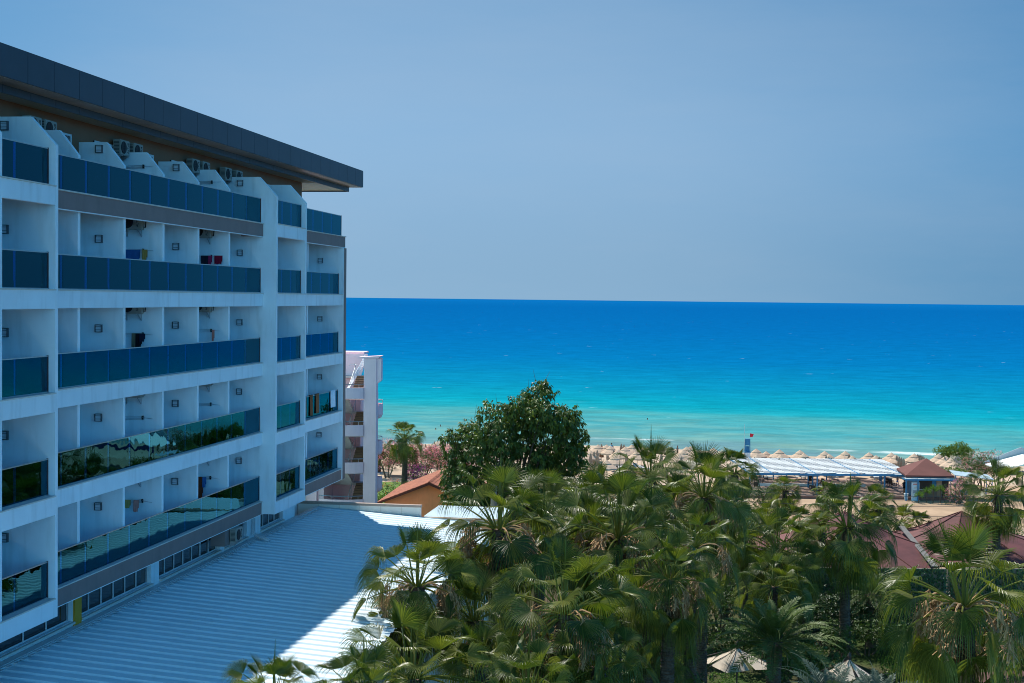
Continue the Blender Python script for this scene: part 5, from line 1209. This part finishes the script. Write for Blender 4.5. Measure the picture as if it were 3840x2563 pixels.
# garden parasols (cream, with layered sails)
def garden_parasol(px, py, Y, sz, label, rz):
    p = at(px, py, Y=Y); root = empty('garden_parasol', (p.x, p.y, 0), rz, label, 'parasol', 'cream garden parasols'); h = p.z; n = 8; r_ = sz
    CL = pm('cream_canvas', (.52, .44, .35), .85, .08, 2, .15, trans=.12)
    m = MB(); cn = []
    for k in range(4):                     # four sails, each a curved panel with a gap between neighbours
        a0, a1 = k*math.pi/2+.10, (k+1)*math.pi/2-.10; ids = []
        for j in range(7):
            f = .06+.94*j/6; row = []
            for i in range(7):
                a = a0+(a1-a0)*i/6; sq = 1/max(abs(math.cos(a)), abs(math.sin(a)))
                rr = r_*f*(.86+.14*(abs(i-3)/3)**1.5)*sq
                row.append(m.vert((rr*math.cos(a), rr*math.sin(a), h-1.0*f**.75+(.1*f*(abs(i-3)/3)**2))))
            ids.append(row)
        for j in range(6):
            for i in range(6): m.face((ids[j][i], ids[j][i+1], ids[j+1][i+1], ids[j+1][i]))
    m.build('canopy', CL, root, True)
    m = MB()
    for k in range(4):
        a = k*math.pi/2; m.tube([(0, 0, h-.08), (r_*1.0*math.cos(a)*1.0, r_*math.sin(a), h-1.02)], .02, 5)
        a += math.pi/4; m.tube([(0, 0, h-.1), (r_*1.38*math.cos(a), r_*1.38*math.sin(a), h-.95)], .02, 5)
    m.build('rib', DKPOST, root)
    m = MB(); m.tube([(0, 0, 0), (0, 0, h+.15)], .045, 8); m.lathe([(.07, h), (.12, h+.1), (.02, h+.3)], 8); m.build('pole', DKPOST, root)
garden_parasol(2765, 2425, 79, 1.72, 'cream square garden parasol under the palms', .35)
garden_parasol(3185, 2468, 76, 1.15, 'cream garden parasol half hidden by the silvery palms', .2)

# ================================================================== TERRACE FURNITURE AND PEOPLE
RAT = pm('brown_rattan', (.045, .03, .025), .7, .2, 6)
tch = make_chair('terrace_chair', RAT)
cs = [(3040, 1804), (3043, 1822), (3052, 1838), (3062, 1846), (3076, 1812), (2826, 1800), (2872, 1795), (2836, 1825), (3074, 1838), (3320, 1812), (3345, 1815), (3352, 1820)]
for i, (px, py) in enumerate(cs):
    o = tch if i == 0 else copy_tree(tch); p = at(px, py+14, z=.06); o.location = p; o.rotation_euler = (0, 0, 1.3*i); o.scale = (1.1,)*3
    tag(o, f'dark rattan chair under the pergola, {ORD[i]} of twelve', 'chair', 'rattan chairs under the pergola')
def table():
    r = empty('terrace_table', (0, 0, 0)); m = MB(); m.box(-.42, .42, -.42, .42, .72, .76); bevel(m.build('tabletop', pm('table_top', (.2, .13, .1), .6, .2, 3), r), .01)
    for x in (-.36, .31):
        for y in (-.36, .31): m = MB(); m.box(x, x+.05, y, y+.05, 0, .719); m.build('leg', RAT, r)
    return r
tb = table()
for i, (px, py) in enumerate([(3057, 1812), (3063, 1828), (3072, 1840), (2845, 1808), (2850, 1796), (3335, 1818)]):
    o = tb if i == 0 else copy_tree(tb); p = at(px, py+8, z=.06); o.location = p; o.rotation_euler = (0, 0, .2*i)
    tag(o, f'dark table under the pergola, {ORD[i]} of six', 'table', 'tables under the pergola')
SKIN = pm('sunburnt_skin', (.30, .14, .085), .6, .1, 4); HAIRG = pm('grey_hair', (.35, .33, .3), .8, .1); HAIRD = pm('dark_hair', (.03, .02, .015), .7, .1)
def person(loc, rz, label, trunks, hair, pose='stand', sc_=1.0, shirt=None, group=None, sunk=0):
    """one continuous body grown from a joint skeleton"""
    root = empty('person', loc, rz, label, 'person', group, sc_)
    J = {'pelvis': (0, 0, .93, .125), 'waist': (0, .01, 1.08, .115), 'chest': (0, 0, 1.28, .14), 'neck0': (0, .01, 1.46, .07), 'neck1': (0, -.005, 1.53, .055), 'head': (0, -.02, 1.63, .092), 'crown': (0, -.015, 1.70, .082),
         'shL': (.17, .01, 1.40, .065), 'elL': (.25, .03, 1.12, .045), 'wrL': (.28, -.05, .88, .033), 'haL': (.285, -.07, .78, .036),
         'hipL': (.09, 0, .88, .1), 'knL': (.11, -.02, .5, .062), 'anL': (.12, .02, .08, .042), 'toL': (.13, -.14, .035, .035)}
    E = [('pelvis', 'waist'), ('waist', 'chest'), ('chest', 'neck0'), ('neck0', 'neck1'), ('neck1', 'head'), ('head', 'crown'), ('chest', 'shL'), ('shL', 'elL'), ('elL', 'wrL'), ('wrL', 'haL'), ('pelvis', 'hipL'), ('hipL', 'knL'), ('knL', 'anL'), ('anL', 'toL')]
    for k in list(J):
        if k.endswith('L'): x, y, z, r_ = J[k]; J[k[:-1]+'R'] = (-x, y, z, r_)
    E += [(a[:-1]+'R' if a.endswith('L') else a, b[:-1]+'R') for a, b in E if b.endswith('L')]
    if pose == 'walk': J['knL'] = (.1, -.2, .52, .062); J['anL'] = (.1, -.22, .09, .042); J['toL'] = (.1, -.38, .05, .035); J['anR'] = (-.11, .22, .12, .042); J['toR'] = (-.11, .08, .035, .035)
    if pose == 'hip': J['elR'] = (-.36, .08, 1.18, .045); J['wrR'] = (-.2, -.02, 1.0, .033); J['haR'] = (-.14, -.06, .97, .036)
    if pose == 'sit':
        for s_, q in (('L', 1), ('R', -1)): J['hip'+s_] = (.1*q, -.02, .86, .1); J['kn'+s_] = (.13*q, -.45, .9, .065); J['an'+s_] = (.13*q, -.5, .48, .042); J['to'+s_] = (.13*q, -.64, .44, .035)
    names = list(J); me = bpy.data.meshes.new('body'); me.from_pydata([J[k][:3] for k in names], [(names.index(a), names.index(b)) for a, b in E], [])
    o = bpy.data.objects.new('body', me); COL.objects.link(o)
    md = o.modifiers.new('s', 'SKIN'); sv = me.skin_vertices[0].data
    for i, k in enumerate(names): r_ = J[k][3]; sv[i].radius = (r_, r_*(.78 if k in ('chest', 'waist', 'pelvis') else 1)); sv[i].use_root = (k == 'pelvis')
    o.modifiers.new('u', 'SUBSURF').levels = 1
    dg = bpy.context.evaluated_depsgraph_get(); nm = bpy.data.meshes.new_from_object(o.evaluated_get(dg)); bpy.data.objects.remove(o)
    nm.materials.clear(); nm.materials.append(SKIN); b = bpy.data.objects.new('body', nm); COL.objects.link(b); b.parent = root; nm.polygons.foreach_set('use_smooth', [True]*len(nm.polygons))
    if sunk < .9:
        m = MB(); m.lathe([(.13, .8), (.165, .86), (.168, .97), (.155, 1.0)], 14, (0, -.005, 0))
        if pose != 'sit':
            for q in (-.09, .09): m.lathe([(.09, .72), (.115, .8), (.11, .88)], 10, (q, -.005, 0))
        cl_ = m.build('swimwear', trunks, root, True); cl_.scale = (1, .8, 1)
        if shirt: m = MB(); m.lathe([(.165, .98), (.17, 1.1), (.19, 1.3), (.17, 1.42), (.08, 1.47)], 14); o2 = m.build('shirt', shirt, root, True); o2.scale = (1.08, .8, 1)
    m = MB(); m.lathe([(.098, 1.64), (.1, 1.69), (.07, 1.755), (.02, 1.775)], 12, (0, .0, 0)); m.build('hair', hair, root, True)
    return root
TR1 = cloth('black_swim', (.015, .015, .02)); TR2 = cloth('red_swim', (.4, .04, .04)); TR3 = cloth('blue_swim', (.04, .15, .4)); SH1 = cloth('red_shirt', (.45, .06, .05)); SH2 = cloth('dark_shirt', (.03, .03, .05))
p = at(3085, 1857, z=.06); person((p.x, p.y, .06), R(170), 'person in black swim trunks standing beside the blue pergola post, seen from behind', TR1, HAIRG, 'stand', .99, group='people at the beach')
p = at(3390, 1855, z=.06); person((p.x, p.y, .06), R(40), 'person in dark clothes standing at the bar left of the banner', TR1, HAIRD, 'hip', 1.0, SH2, group='people at the beach')
p = at(3365, 1824, z=.06); person((p.x, p.y, .06), R(10), 'small child walking on the terrace behind the bar', TR3, HAIRD, 'walk', .68, group='people at the beach')
p = at(3320, 1822, z=.06); person((p.x, p.y, -.36), R(70), 'person in red seated on a chair under the pergola', TR2, HAIRD, 'sit', 1.0, SH1, group='people at the beach')
p = at(2293, 1706, z=-.2); person((p.x, p.y, -.25), R(150), 'person in blue top standing near the surf between parasols', TR3, HAIRD, 'hip', 1.0, cloth('blue_top', (.05, .3, .5)), group='people at the beach')
p = at(2540, 1716, z=-.2); person((p.x, p.y, -.25), R(100), 'person walking along the surf behind the palm with tall spear', TR1, HAIRD, 'walk', 1.0, SH2, group='people at the beach')
p = at(2295, 1742, z=0); person((p.x, p.y, 0), R(30), 'person in red swimwear under the nearest parasol of the cluster', TR2, HAIRD, 'walk', 1.0, group='people at the beach')
for i, (px, py, lb) in enumerate(((1652, 1598, 'head of a swimmer farthest out in the shallows'), (1634, 1610, 'head of a swimmer, left of the three in the shallows'), (1688, 1618, 'head of a swimmer close to the broadleaf tree'), (2428, 1573, 'head of a lone swimmer beyond the beach parasols'))):
    p = at(px, py, z=-.7); person((p.x, p.y, -.8-1.42), R(60*i), lb, TR1, HAIRD, 'stand', 1.0, group='swimmers', sunk=1)
